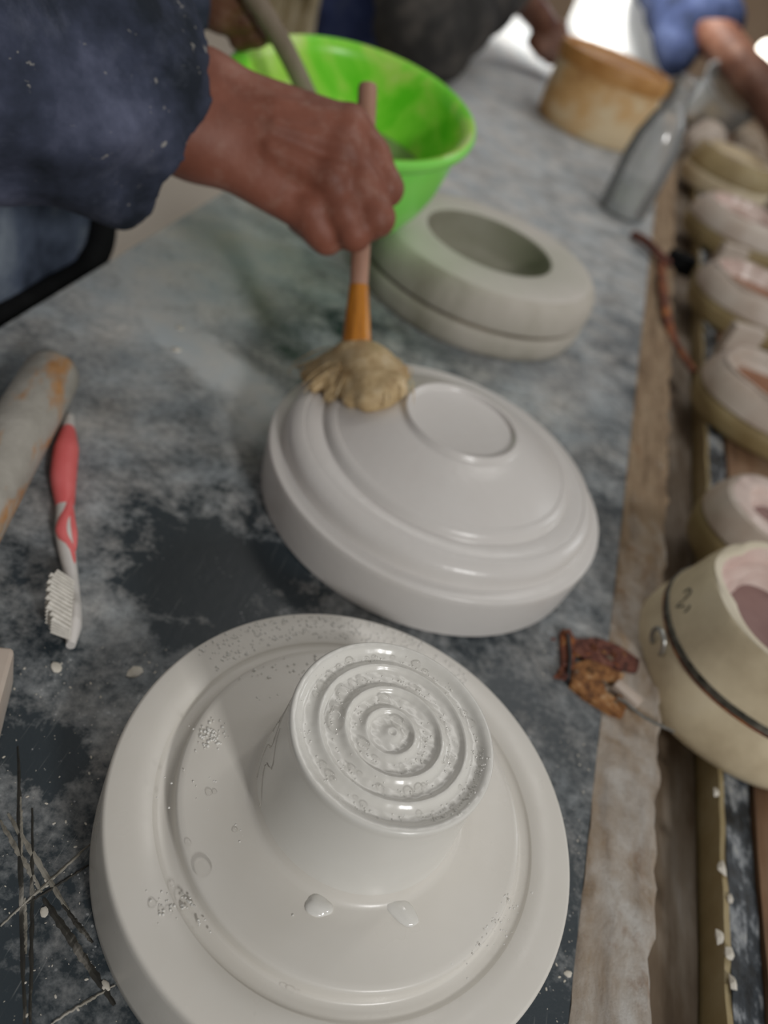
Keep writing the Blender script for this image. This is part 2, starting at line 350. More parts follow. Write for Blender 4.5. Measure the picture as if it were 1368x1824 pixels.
# --- implicit surfaces for bodies: blended round cones, meshed with surface nets
def cone_d(P, a, b, ra, rb):
    a = np.array(a, np.float32); b = np.array(b, np.float32); ab = b - a
    t = np.clip(((P - a) @ ab) / max(float(ab @ ab), 1e-12), 0, 1)
    return np.linalg.norm(P - a - t[..., None] * ab, axis=-1) - (ra + (rb - ra) * t)
def smin(a, b, k):
    h = np.maximum(k - np.abs(a - b), 0) / k
    return np.minimum(a, b) - h * h * k * .25
def chain(P, pts, k=.004):
    d = None
    for (a, ra), (b, rb) in zip(pts[:-1], pts[1:]):
        e = cone_d(P, a, b, ra, rb); d = e if d is None else smin(d, e, k)
    return d
def surface_nets(fn, lo, hi, h):
    lo = np.array(lo); n = np.ceil((np.array(hi) - lo) / h).astype(int) + 1
    ax = [np.arange(n[i], dtype=np.float32) * h + lo[i] for i in range(3)]
    D = np.empty(n, np.float32)
    for i in range(0, n[0], 16):
        Pg = np.stack(np.meshgrid(ax[0][i:i + 16], ax[1], ax[2], indexing='ij'), -1); D[i:i + 16] = fn(Pg)
    S = D < 0; c = n - 1
    acc = np.zeros(tuple(c) + (3,), np.float32); cnt = np.zeros(tuple(c), np.float32)
    offs = [(0, 0), (0, 1), (1, 0), (1, 1)]
    for axn in range(3):
        o1, o2 = [q for q in range(3) if q != axn]
        for (p, q) in offs:
            s0 = [slice(0, c[0]), slice(0, c[1]), slice(0, c[2])]
            s0[o1] = slice(p, p + c[o1]); s0[o2] = slice(q, q + c[o2])
            s1 = list(s0); s1[axn] = slice(1, 1 + c[axn])
            A, B = D[tuple(s0)], D[tuple(s1)]; cr = (A < 0) != (B < 0)
            t = np.where(cr, A / np.where(cr, A - B, 1), 0)
            cnt += cr; acc[..., axn] += np.where(cr, t, 0)
            if p: acc[..., o1] += cr
            if q: acc[..., o2] += cr
    act = cnt > 0; idx = -np.ones(tuple(c), int); idx[act] = np.arange(act.sum())
    V = (np.argwhere(act) + acc[act] / cnt[act][:, None]) * h + lo
    F = []
    for axn in range(3):
        o1, o2 = [(1, 2), (2, 0), (0, 1)][axn]
        s0 = [slice(None)] * 3; s1 = [slice(None)] * 3; s0[axn] = slice(0, -1); s1[axn] = slice(1, None)
        cr = S[tuple(s0)] != S[tuple(s1)]; inside = S[tuple(s0)]
        E = np.argwhere(cr); ok = np.ones(len(E), bool)
        for o in (o1, o2): ok &= (E[:, o] > 0) & (E[:, o] < n[o] - 1)
        E = E[ok]; ins = inside[tuple(E.T)]
        d1 = np.zeros(3, int); d1[o1] = 1; d2 = np.zeros(3, int); d2[o2] = 1
        q = np.stack([idx[tuple((E - d1 - d2).T)], idx[tuple((E - d2).T)], idx[tuple(E.T)], idx[tuple((E - d1).T)]], 1)
        q[~ins] = q[~ins][:, ::-1]; F.append(q)
    return V, np.concatenate(F)
def body(name, fn, lo, hi, h, mat, parent=None, smooth=3):
    V, F = surface_nets(fn, lo, hi, h)
    for _ in range(smooth):                                   # a little relaxation of the net
        A = np.zeros_like(V); n = np.zeros(len(V))
        for k in range(4):
            a, b = F[:, k], F[:, (k + 1) % 4]
            np.add.at(A, a, V[b]); np.add.at(n, a, 1); np.add.at(A, b, V[a]); np.add.at(n, b, 1)
        V = V + .5 * (A / np.maximum(n, 1)[:, None] - V)
    me = bpy.data.meshes.new(name); me.vertices.add(len(V)); me.vertices.foreach_set('co', V.astype(np.float32).ravel())
    me.loops.add(F.size); me.loops.foreach_set('vertex_index', F.ravel().astype(np.int32))
    me.polygons.add(len(F)); me.polygons.foreach_set('loop_start', np.arange(0, F.size, 4, dtype=np.int32))
    me.update(calc_edges=True); me.validate()
    return finish(name, me, mat, parent, sharp=None)
def bounds(pts, pad):
    a = np.array(pts); return a.min(0) - pad, a.max(0) + pad

def head_parts(c, f, mat, hair, parent):
    """head on its neck, turned along f, with a cap of hair"""
    c = np.array(c, float); f = np.array(f, float); f /= np.linalg.norm(f); up = np.array([0, 0, 1.0]); up -= f * (up @ f); up /= np.linalg.norm(up); sd = np.cross(f, up)
    def at(a, b, d): return c + f * a + sd * b + up * d
    def hd(P):
        d = cone_d(P, at(-.012, 0, .025), at(.012, 0, .028), .086, .078); d = smin(d, cone_d(P, at(.03, 0, -.03), at(.045, 0, -.075), .062, .034), .04)
        d = smin(d, cone_d(P, at(.092, 0, .005), at(.108, 0, -.028), .007, .012), .012)
        for q in (-1, 1): d = smin(d, cone_d(P, at(-.004, q * .078, .012), at(-.006, q * .080, -.022), .012, .009), .006); d = smin(d, cone_d(P, at(.072, q * .032, .030), at(.080, q * .012, .028), .011, .009), .012)
        d = smin(d, cone_d(P, at(.082, -.016, -.052), at(.082, .016, -.052), .006, .006), .008)
        d = smin(d, cone_d(P, at(-.02, 0, -.03), at(-.03, 0, -.16), .052, .056), .03)
        for q in (-1, 1): d = np.maximum(d, -cone_d(P, at(.090, q * .031, .012), at(.086, q * .028, .012), .009, .009))
        return d
    def hr(P):
        d = cone_d(P, at(-.022, 0, .034), at(.006, 0, .042), .089, .080); cut = (P - at(.030, 0, .030)) @ (f * .8 - up * .6)
        return np.maximum(np.maximum(d, cut), -((P - at(0, 0, -.03)) @ up))
    for name, fn, mm, h in (('head', hd, mat, .006), ('hair', hr, hair, .006)):
        o = body(name, fn, c - .2, c + .16, h, mm, None, 1); bpy.context.view_layer.update(); o.parent = parent; o.matrix_parent_inverse = parent.matrix_world.inverted()

# ------------------------------------------------------------------ the setting
def structure(name, bm, mat):
    o = frombm(name, bm, mat); o['kind'] = 'structure'; return o
structure('floor', boxbm(-4, 4, -3, 7, -.85, -.75), M['floor'])
structure('wall_back', boxbm(-4, 4, 6.9, 7.0, -.75, 2.4), M['wall'])

# ------------------------------------------------------------------ the work table
def edge_x(y): return .148 + .052 * y
def left_x(y): return -.307 + .022 * y
TY0, TY1 = -.5, 3.1
tbl = thing('work_table', 'long dark grey work table coated in white plaster dust, with a caked wooden edge', 'table', (0, 0, -.75))
def grid_slab(name, xl, xr, y0, y1, ztop, zbot, nx, ny, mat, parent, fz=None, fxr=None, off=(0, 0, 0)):
    bm = bmesh.new(); rows = []
    for j in range(ny + 1):
        y = y0 + (y1 - y0) * j / ny; a, b = xl(y), xr(y) + (fxr(y) if fxr else 0)
        row = []
        for i in range(nx + 1):
            x = a + (b - a) * i / nx; z = ztop + (fz(x, y, i / nx) if fz else 0)
            row.append(bm.verts.new((x - off[0], y - off[1], z - off[2])))
        rows.append((bm.verts.new((a - off[0], y - off[1], zbot - off[2])), row, bm.verts.new((b - off[0], y - off[1], zbot - off[2]))))
    for j in range(ny):
        l0, r0, e0 = rows[j]; l1, r1, e1 = rows[j + 1]
        for i in range(nx): bm.faces.new((r0[i], r0[i + 1], r1[i + 1], r1[i]))
        bm.faces.new((l0, r0[0], r1[0], l1)); bm.faces.new((r0[-1], e0, e1, r1[-1])); bm.faces.new((l0, l1, e1, e0))
    for (l, r, e) in (rows[0], rows[-1]): bm.faces.new([l] + r + [e])
    bmesh.ops.recalc_face_normals(bm, faces=bm.faces)
    return frombm(name, bm, mat, parent, sharp=35)
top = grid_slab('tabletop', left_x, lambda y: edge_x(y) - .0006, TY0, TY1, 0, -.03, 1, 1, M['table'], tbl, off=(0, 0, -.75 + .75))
top.location = (0, 0, .75)
eb = grid_slab('edge_board', edge_x, lambda y: edge_x(y) + .038, TY0, TY1, .0, -.028, 10, 720, M['edge_wood'], tbl,
    fz=lambda x, y, u: .0012 * wob((x * 90, y * 60, 0)) + .0014 * wob((x * 260, y * 190, 3)) - (.004 if u > .99 else 0) - (.0008 if u < .01 else 0),
    fxr=lambda y: .0030 * wob((y * 55, 0, 1)) + .0018 * wob((y * 170, 2, 0)))
eb.location = (0, 0, .75)
tag(eb, 'pale wooden edge board caked with plaster')
for (x, y) in ((-.25, -.35), (.10, -.35), (-.22, 2.9), (.25, 2.9)):
    frombm('leg', boxbm(x - .03, x + .03, y - .03, y + .03, 0, .72, .004), M['board_brown'], tbl)
# score marks cut into the top, with raised burrs
def score(a, b, wd, mat, hgt=.0006):
    pts = spline([G(*a), (np.array(G(*a)) + G(*b)) / 2 + np.array([.0004 * rnd.uniform(-1, 1), 0, 0]), G(*b)], 14)
    bm = bmesh.new(); pr = None; d = pts[-1] - pts[0]; s = np.array([d[1], -d[0], 0]); s /= np.linalg.norm(s)
    for i, p in enumerate(pts):
        ww = wd * (.45 + .55 * math.sin(PI * (i + .4) / (len(pts) - .2))) * rnd.uniform(.75, 1.2); p = p + s * rnd.uniform(-.0002, .0002)
        q = [bm.verts.new(tuple(p - s * ww + np.array([0, 0, .0001]))), bm.verts.new(tuple(p + np.array([0, 0, hgt]))), bm.verts.new(tuple(p + s * ww + np.array([0, 0, .0001])))]
        if pr:
            for k in (0, 1): bm.faces.new((pr[k], pr[k + 1], q[k + 1], q[k]))
        pr = q
    bmesh.ops.recalc_face_normals(bm, faces=bm.faces)
    o = frombm('score_mark', bm, mat, tbl, smooth=False); o.location = (0, 0, .75)
for a, b, wd, k in (((32, 1330), (44, 1824), .0010, 'score_dark'), ((36, 1420), (38, 1530), .0009, 'score_light'), ((57, 1440), (54, 1824), .0008, 'score_dark'), ((0, 1462), (75, 1590), .0010, 'score_light'),
                    ((14, 1450), (122, 1622), .0011, 'score_light'), ((78, 1600), (205, 1790), .0016, 'score_dark'), ((112, 1612), (165, 1680), .0010, 'score_dark'),
                    ((0, 1650), (162, 1502), .0007, 'score_light'), ((48, 1610), (160, 1540), .0006, 'score_dark'), ((205, 1755), (90, 1824), .0006, 'score_light'), ((44, 1600), (46, 1700), .0008, 'score_light')):
    score(a, b, wd, M[k])

# ------------------------------------------------------------------ the rack of boards beside the table
rack = thing('drying_rack', 'low rack of stained boards and black steel rail right of the table', 'rack', (.3, 1, -.75))
def local(o, t): o.location = tuple(-np.array(t.location)); return o
local(grid_slab('board', lambda y: .200 + .052 * y, lambda y: .232 + .055 * y, -.4, 3.0, -.042, -.062, 6, 160, M['board'], rack, fz=lambda x, y, u: .0012 * wob((x * 90, y * 30, 0))), rack)
local(grid_slab('board', lambda y: .2585 + .056 * y, lambda y: .36 + .056 * y, -.4, 3.0, -.0215, -.045, 6, 160, M['board_brown'], rack, fz=lambda x, y, u: .0008 * wob((x * 90, y * 30, 0))), rack)
local(grid_slab('board', lambda y: .366 + .056 * y, lambda y: .47 + .056 * y, -.4, 3.0, -.0215, -.045, 6, 100, M['board'], rack, fz=lambda x, y, u: .0008 * wob((x * 90, y * 30, 2))), rack)
local(grid_slab('strip', lambda y: .2340 + .056 * y, lambda y: .2372 + .056 * y, -.4, 3.0, -.0206, -.06, 3, 420, M['ochre'], rack, fz=lambda x, y, u: .0012 * wob((x * 120, y * 80, 0))), rack)
rl = local(grid_slab('steel_rail', lambda y: .2373 + .056 * y, lambda y: .257 + .056 * y, -.4, 3.0, -.0208, -.06, 8, 420, M['rail'], rack,
    fz=lambda x, y, u: .0012 * wob((x * 120, y * 70, 0)) + (-.0035 if u > .62 else .0)), rack)
tag(rl, 'black steel rail with lumps of white plaster')
for (x, y) in ((.25, -.3), (.41, -.3), (.40, 2.9), (.58, 2.9)):
    frombm('leg', boxbm(x - .3 - .02, x - .3 + .02, y - 1 - .02, y - 1 + .02, 0, .70, .003), M['steel_dark'], rack)
def lump_bm(r, sx, sy, sz, seed, sub=2, amp=.3, sc_=1.6):
    bm = bmesh.new(); bmesh.ops.create_icosphere(bm, subdivisions=sub, radius=1)
    for v in bm.verts:
        k = 1 + amp * wob(v.co, sc_, seed)
        v.co = Vector((v.co.x * r * sx * k, v.co.y * r * sy * k, max(v.co.z, -.55) * r * sz * k))
    return bm
for (px, py, r) in ((1284, 1545, .0036), (1282, 1668, .003), (1300, 1700, .0028), (1305, 1750, .003), (1275, 1410, .0025), (1300, 1600, .002)):
    p = G(px, py, -.019); o = frombm('plaster_lump', lump_bm(r, 1, 1.3, .5, rnd.random() * 9, 1, .6, 2.6), M['chip'], rack, smooth=False)
    o.location = tuple(p - np.array(rack.location))

# ------------------------------------------------------------------ front mould: base, hub, bubbles
c1 = (.0354, .1756, 0)
fm = thing('plaster_mould', 'wet white round plaster mould with a tall ringed hub, nearest to the camera', 'mould', c1)
prof = [(0, 0), (.1005, 0), (.1020, .0012), (.1019, .006), (.1010, .020), (.1000, .033), (.0997, .0360), (.0990, .0373), (.0980, .0376), (.0900, .0377),
        (.0815, .0376), (.0811, .0373), (.0808, .0367), (.0790, .0362), (.0770, .0357), (.0752, .0357), (.0742, .0364), (.0737, .038), (.0734, .0412), (.0731, .0424), (.0722, .0431),
        (.0700, .0434), (.0600, .0438), (.0520, .0440), (.0470, .0445), (.0452, .0452), (.0440, .0468), (.0430, .050)]
frombm('base', lathe([(r, z) for r, z in prof], 192, cap1=True), M['plaster'], fm, sharp=60)
hb = bmesh.new(); NT_, NR = 192, 64
ZT, RH = .0945, .0397
wall = [(.0434, .0485), (.0430, .050), (.0421, .058), (.0410, .070), (.0401, .081), (.0395, .0880), (.0397, .0905), (.0401, .0925), (.0400, .0938), (.0394, .0945)]
def hubz(r, th):
    z = ZT - .0030
    z += .0030 / (1 + math.exp((.0362 - r) / .0006))                               # the outer lip
    def ridge(r0, h, win, wout, k=1.0):
        d = r - r0; return k * h * math.exp(-(d / (win if d < 0 else wout)) ** 2)
    z += ridge(.0288 + .0005 * math.sin(th), .0021, .0011, .0019)
    z += ridge(.0189 + .0003 * math.sin(th + 2), .0023, .0010, .0020)
    gap = .35 + .65 / (1 + math.exp(-6 * (math.cos(th - 1.2) + .75)))
    z += ridge(.0094 + .0010 * math.cos(th - 3.6), .0020, .0009, .0018, gap)
    z += .0014 * math.exp(-((r - .0012) / .0022) ** 2)
    z -= .0008 * math.exp(-(r / .0011) ** 2)
    z -= .0007 * (1 - r / RH) ** 2
    return z
rings = [[hb.verts.new((r * math.cos(2 * PI * k / NT_), r * math.sin(2 * PI * k / NT_), z)) for k in range(NT_)] for r, z in wall]
for i in range(1, NR):
    r = .0394 * (1 - i / NR)
    rings.append([hb.verts.new((r * math.cos(2 * PI * k / NT_), r * math.sin(2 * PI * k / NT_), hubz(r, 2 * PI * k / NT_) + .00012 * wob((r * 900 * math.cos(2 * PI * k / NT_), r * 900 * math.sin(2 * PI * k / NT_), 0)))) for k in range(NT_)])
for a, b in zip(rings[:-1], rings[1:]):
    for k in range(NT_): hb.faces.new((a[k], a[(k + 1) % NT_], b[(k + 1) % NT_], b[k]))
hb.faces.new(rings[-1])
hub = frombm('hub', hb, M['hub'], fm, sharp=None); tag(hub, 'glossy hub with concentric ridges on its top')
def dome_mesh(name, n=14, k=6, squash=.75):
    bm = lathe([(math.cos(PI / 2 * i / k), squash * math.sin(PI / 2 * i / k)) for i in range(k)] + [(0, squash)], n, cap0=False)
    me = bpy.data.meshes.new(name); bm.to_mesh(me); bm.free(); me.materials.append(M['bubble'])
    me.polygons.foreach_set('use_smooth', [True] * len(me.polygons)); return me
BM = dome_mesh('bubble')
def bubble(px, py, rpx, z, parent=fm, sy=1.0, rot=0):
    p = G(px, py, z); dep = float((p - EYE) @ FW); r = rpx / FPX * dep
    o = bpy.data.objects.new('bubble', BM); C.objects.link(o); o.parent = parent
    o.location = tuple(p - np.array(fm.location)); o.scale = (r, r * sy, r); o.rotation_euler = (0, 0, rot)
HZ = ZT - .0026
def hp(x, y): return 480 + x * .3216, 1100 + y * .3216
for x, y, r in ((345, 330, 30), (295, 385, 32), (262, 430, 20), (392, 278, 20), (445, 240, 26), (548, 235, 17), (585, 225, 18), (683, 220, 15), (812, 255, 28), (866, 303, 18), (918, 356, 14),
                (642, 455, 36), (715, 582, 38), (525, 705, 34), (595, 788, 18), (745, 836, 18), (752, 640, 15), (865, 678, 13), (798, 385, 20), (836, 402, 12), (874, 440, 16),
                (775, 968, 30), (830, 945, 28), (862, 938, 18), (985, 795, 24), (1015, 772, 18), (950, 800, 12), (1080, 535, 22), (1118, 585, 24), (1145, 580, 12), (1178, 740, 24), (1055, 937, 14),
                (300, 815, 20), (336, 872, 26), (356, 900, 18), (436, 826, 18), (462, 840, 22), (505, 868, 14), (620, 950, 22), (480, 1000, 14), (526, 1040, 22), (830, 1085, 18), (858, 1108, 14), (920, 1098, 18),
                (515, 355, 30), (465, 370, 24), (485, 405, 16), (985, 600, 14), (960, 575, 18), (990, 640, 13)):
    bubble(*hp(x, y), r * .3216, HZ, hub)
bubble(*hp(370, 560), 19, HZ - .0002, hub, sy=1.55, rot=.15)
bubble(*hp(415, 425), 14, HZ, hub, sy=1.2, rot=.8)
for px, py, r in ((361, 1545, 18), (312, 1588, 8), (327, 1607, 10), (337, 1622, 8), (348, 1628, 7), (271, 1609, 8), (287, 1620, 6), (303, 1624, 6), (372, 1365, 7), (338, 1500, 6), (420, 1478, 6)):
    bubble(px, py, r, .0377 if px < 300 else .0385)
for px, py, r in ((361, 1545, 18), (372, 1411, 7), (336, 1502, 6), (418, 1478, 6), (382, 1410, 5)):
    bubble(px, py, r * .95, .0438)
for px, py, r in ((519, 1763, 7), (507, 1758, 6), (532, 1767, 4), (575, 1738, 4), (632, 1760, 4), (860, 1655, 6), (880, 1640, 5), (850, 1680, 5), (905, 1605, 5), (905, 1640, 4), (815, 1705, 4)):
    bubble(px, py, r, .0425 if px > 700 else .037)
# foam and fine droplets, too many to count
def droplets(name, spots, mat, parent, sq=.55, sub=1):
    bm = bmesh.new()
    for p, r in spots:
        mtx = Matrix.Translation(Vector(p)) @ Matrix.Diagonal((r, r, r * sq, 1))
        bmesh.ops.create_icosphere(bm, subdivisions=sub, radius=1, matrix=mtx)
    o = frombm(name, bm, mat, parent, sharp=None); o['kind'] = 'stuff'; return o
sp = []
cc = np.array(c1)
for _ in range(520):                                                               # beads on the far part of the flange
    th = rnd.uniform(1.15, 2.75); r = rnd.uniform(.083, .0975) if rnd.random() < .75 else rnd.uniform(.048, .072)
    sp.append(((r * math.cos(th), r * math.sin(th), .0378 if r > .08 else .0439), rnd.uniform(.0003, .00085)))
droplets('water_beads', sp, M['drip'], fm, .30)
sp = []
def scatter(px, py, s, n, z, r0=.0002, r1=.0006):
    for _ in range(n): sp.append((tuple(G(px + rnd.gauss(0, s), py + rnd.gauss(0, s * .8), z) - cc), rnd.uniform(r0, r1)))
scatter(380, 1308, 16, 60, .0438, .0003, .0009); scatter(300, 1612, 22, 30, .0378); scatter(570, 1600, 18, 22, .044); scatter(335, 1610, 10, 14, .0372, .0003, .0008); scatter(365, 1640, 10, 8, .0372); scatter(870, 1650, 22, 40, .0432); scatter(900, 1610, 16, 20, .0432)
scatter(440, 1480, 14, 26, .0439); scatter(800, 1700, 24, 16, .043); scatter(325, 1480, 8, 16, .0366); scatter(350, 1400, 30, 12, .0437)
for _ in range(330):
    th = rnd.uniform(0, 2 * PI); r = rnd.choice((.0335, .0338, .0245, .0238, .0142)) + rnd.gauss(0, .0013)
    sp.append(((r * math.cos(th), r * math.sin(th), hubz(r, th)), rnd.uniform(.0002, .00055)))
for _ in range(60):
    th = rnd.uniform(-.9, .2); r = rnd.gauss(.0358, .0007)
    sp.append(((r * math.cos(th), r * math.sin(th), hubz(r, th)), rnd.uniform(.0003, .0008)))
droplets('foam', sp, M['drip'], fm)
# thick drips of slip at the foot of the hub
for (px, py, sx, sy, rz, k) in ((712, 1619, .0080, .0042, -.30, 1), (570, 1612, .0052, .0040, .2, 1), (655, 1602, .0075, .0025, -.05, .6)):
    p = G(px, py, .0442) - cc; bm = lump_bm(1, sx, sy, .0017 * k, px * .01, 3, .22, 1.9)
    o = frombm('slip_drip', bm, M['drip'], fm, sharp=None); o.location = tuple(p); o.rotation_euler = (0, 0, rz)
# runs of slip down the left side of the hub
for th, z0, z1 in ((2.75, .090, .052), (2.95, .088, .06), (3.2, .084, .05), (3.45, .078, .05), (2.6, .08, .05)):
    pts = []
    for i in range(12):
        z = z0 + (z1 - z0) * i / 11; r = np.interp(z, [.05, .058, .070, .081, .088, .0905], [.0430, .0421, .0410, .0401, .0395, .0397]); a = th + .10 * math.sin(i * .9 + th * 5) + .02 * i
        pts.append((r * math.cos(a), r * math.sin(a), z))
    frombm('slip_run', tube(pts, [.0002 + .0003 * math.sin(i * 1.3) ** 2 for i in range(12)], 6), M['plaster'], fm, sharp=None)

# ------------------------------------------------------------------ domed mould with the foot ring
c2 = (.0233, .4276, 0)
dm = thing('domed_mould', 'white domed plaster mould with stepped rings and a raised foot ring, under the brush', 'mould', c2)
prof = [(0, 0), (.1135, 0), (.1150, .0012), (.1158, .012), (.1166, .029), (.1166, .0331), (.1163, .0340), (.1156, .0345), (.1110, .0348), (.1088, .0349), (.1079, .0353), (.1075, .0362), (.1071, .0385), (.1067, .0420),
        (.1059, .0444), (.1044, .0465), (.1014, .0486), (.0985, .0499), (.0978, .0500), (.0973, .0496), (.0967, .0500), (.0930, .0506), (.0885, .0508), (.0862, .0506), (.0852, .0504), (.0846, .0512),
        (.0838, .0535), (.0825, .0552), (.0805, .0564), (.0786, .0570), (.0780, .0567), (.0774, .0570), (.0740, .0590), (.0660, .0632), (.0580, .0670), (.0500, .0703), (.0440, .0722), (.0415, .0728),
        (.0402, .0734), (.0394, .0748), (.0388, .0762), (.0380, .0770), (.0370, .0771), (.0361, .0766), (.0354, .0752), (.0346, .0742), (.0330, .0739), (.0, .0736)]
frombm('base', lathe(prof, 192), M['dome'], dm, sharp=38)

# ------------------------------------------------------------------ hollow ring mould behind
c3 = (-.0082, .7845, 0)
rm = thing('hollow_mould', 'old greyish two-part plaster mould with a wide open bowl, behind the domed one', 'mould', c3)
NW = lambda th, i: 1 + .006 * math.sin(3 * th + 1) + .004 * math.sin(7 * th)
frombm('lower_half', lathe([(0, 0), (.1150, 0), (.1180, .0015), (.1212, .010), (.1222, .020), (.1215, .0245), (.1195, .0262), (0, .0264)], 128, NW), M['dry_plaster'], rm, sharp=50)
frombm('seam', lathe([(.112, .0255), (.1180, .0258), (.1180, .0305), (.112, .031)], 128, cap0=True, cap1=True), M['seam_dirt'], rm, sharp=None)
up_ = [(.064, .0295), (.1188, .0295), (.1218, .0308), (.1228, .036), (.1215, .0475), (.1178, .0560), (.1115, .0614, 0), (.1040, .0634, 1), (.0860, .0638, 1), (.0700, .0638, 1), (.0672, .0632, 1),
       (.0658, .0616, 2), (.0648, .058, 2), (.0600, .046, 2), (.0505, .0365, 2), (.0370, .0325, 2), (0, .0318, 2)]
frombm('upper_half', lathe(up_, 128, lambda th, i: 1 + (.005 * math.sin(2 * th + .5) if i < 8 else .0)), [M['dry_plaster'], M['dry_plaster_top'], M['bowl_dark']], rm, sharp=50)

# ------------------------------------------------------------------ green basin of slurry, stirring stick
bc = Vector((-.1617, .7078, .159)); bn = Vector((-.013, -.177, 1)).normalized()
Bq = Vector((0, 0, 1)).rotation_difference(bn)
bs = thing('green_basin', 'bright green plastic basin of grey slurry, held tilted behind the hand', 'basin', bc)
RB = .107
out_ = [(0, -1.08), (.38, -1.08), (.44, -1.06), (.56, -.97), (.66, -.86), (.765, -.70), (.84, -.52), (.885, -.32), (.905, -.16), (.91, -.10), (.975, -.095), (1.0, -.07), (1.008, -.03), (1.0, .0), (.985, .012), (.95, .005, 1), (.905, -.03, 1),
        (.885, -.10, 1), (.865, -.32, 1), (.82, -.52, 1), (.745, -.70, 1), (.64, -.86, 1), (.54, -.95, 1), (.40, -1.04, 1), (0, -1.045, 1)]
bprof = [(q_[0] * RB, q_[1] * RB) + tuple(q_[2:]) for q_ in out_]
warp = lambda th, i: 1 + .012 * math.sin(2 * th + .4) + .008 * math.sin(3 * th + 2.0)
sh = frombm('shell', lathe(bprof, 128, warp), [M['green'], M['green_in']], bs, sharp=50)
sl = frombm('slurry', lathe([(0, -.62 * RB), (.76 * RB, -.62 * RB), (.785 * RB, -.60 * RB), (.785 * RB, -.575 * RB), (.6 * RB, -.572 * RB), (0, -.572 * RB)], 96, warp), M['slurry'], bs)
bs.rotation_mode = 'QUATERNION'; bs.rotation_quaternion = Bq
sa, sb = U(428, -40, .575), U(548, 172, .655)
bm = tube(spline([sa, (sa + sb) / 2 + np.array([.003, 0, .002]), sb + (sb - sa) * .10], 8), .0078, 14)
st = frombm('stirring_stick', bm, M['stick'], sharp=50); tag(st, 'muddy round wooden stick standing in the green basin', 'stick')

# ------------------------------------------------------------------ the brush
b0 = U(633, 652, .533); b1 = U(655, 152, .518)
bx = thing('brush', 'wooden handled brush with orange bamboo ferrule and splayed straw bristles, held in the hand', 'brush', tuple(b0))
ax_ = (b1 - b0); L_ = float(np.linalg.norm(ax_)); ax_ /= L_
q = Vector((0, 0, 1)).rotation_difference(Vector(ax_)); bx.rotation_mode = 'QUATERNION'; bx.rotation_quaternion = q
frombm('ferrule', lathe([(0, 0), (.0085, 0), (.0104, .002), (.0106, .008), (.0100, .018), (.0088, .032), (.0076, .044), (.0068, .053), (.0066, .0545), (.0056, .055), (0, .055)], 48), M['bamboo'], bx, sharp=50)
frombm('handle', lathe([(0, .050), (.0058, .050), (.0062, .056), (.0066, .08), (.0066, .12), (.0064, L_ - .002), (.0058, L_), (0, L_)], 40), M['brush_wood'], bx, sharp=50)
def dome_z(p):
    r = math.hypot(p[0] - c2[0], p[1] - c2[1])
    return float(np.interp(r, [q_[0] for q_ in prof_d], [q_[1] for q_ in prof_d]))
prof_d = sorted([(r, z) for r, z in prof if z > .03])
def onmould(px, py, lift=.0):
    z = .06
    for _ in range(8): p = G(px, py, z); z = dome_z(p) + lift
    return G(px, py, z)
root = np.array(b0) + ax_ * .004
tips = []
for px, py, r, lf in ((545, 668, .0045, .004), (560, 690, .0040, .003), (590, 705, .0050, .004), (625, 712, .0055, .004), (655, 714, .0075, .006), (685, 705, .0080, .007), (705, 690, .0080, .008), (708, 668, .0080, .009), (560, 655, .005, .006), (590, 650, .006, .008), (680, 655, .008, .010), (620, 690, .006, .006), (660, 690, .008, .008)):
    tips.append((onmould(px, py, lf), r))
def bristle_fn(P):
    d = cone_d(P, root, root - ax_ * .010, .0105, .0115)
    for tp, r in tips:
        mid = (root + tp) / 2 + np.array([0, 0, .0035]); e = smin(cone_d(P, root, mid, .0095, r * 1.05 + .001), cone_d(P, mid, tp, r * 1.05 + .001, r), .004); d = smin(d, e, .0075)
    return d
lo, hi = bounds([t_[0] for t_ in tips] + [root], .02)
bo = body('bristles', bristle_fn, lo, hi, .0013, M['bristle'], None, 2)
bm = bmesh.new()
for _ in range(190):
    tp, r = rnd.choice(tips); tp = tp + np.array([rnd.gauss(0, .004), rnd.gauss(0, .004), 0]); tp[2] = max(tp[2], dome_z(tp) + .001)
    s0 = root + np.array([rnd.uniform(-1, 1) * .008, rnd.uniform(-1, 1) * .008, 0])
    mid = (s0 + tp) / 2 + np.array([0, 0, .006 + rnd.uniform(0, .004)]); end = tp + (tp - root) * rnd.uniform(.0, .12); end[2] = max(dome_z(end) + .0008, tp[2] - .002)
    tube(spline([s0, mid, tp + np.array([0, 0, r * .8]), end], 3), [.00042] * 9 + [.0002], 4, bm)
ho = frombm('loose_bristles', bm, M['bristle'], None, sharp=None); ho['kind'] = 'stuff'
def keep_parent(o, parent):
    bpy.context.view_layer.update(); o.parent = parent; o.matrix_parent_inverse = parent.matrix_world.inverted()
keep_parent(bo, bx); keep_parent(ho, bx)

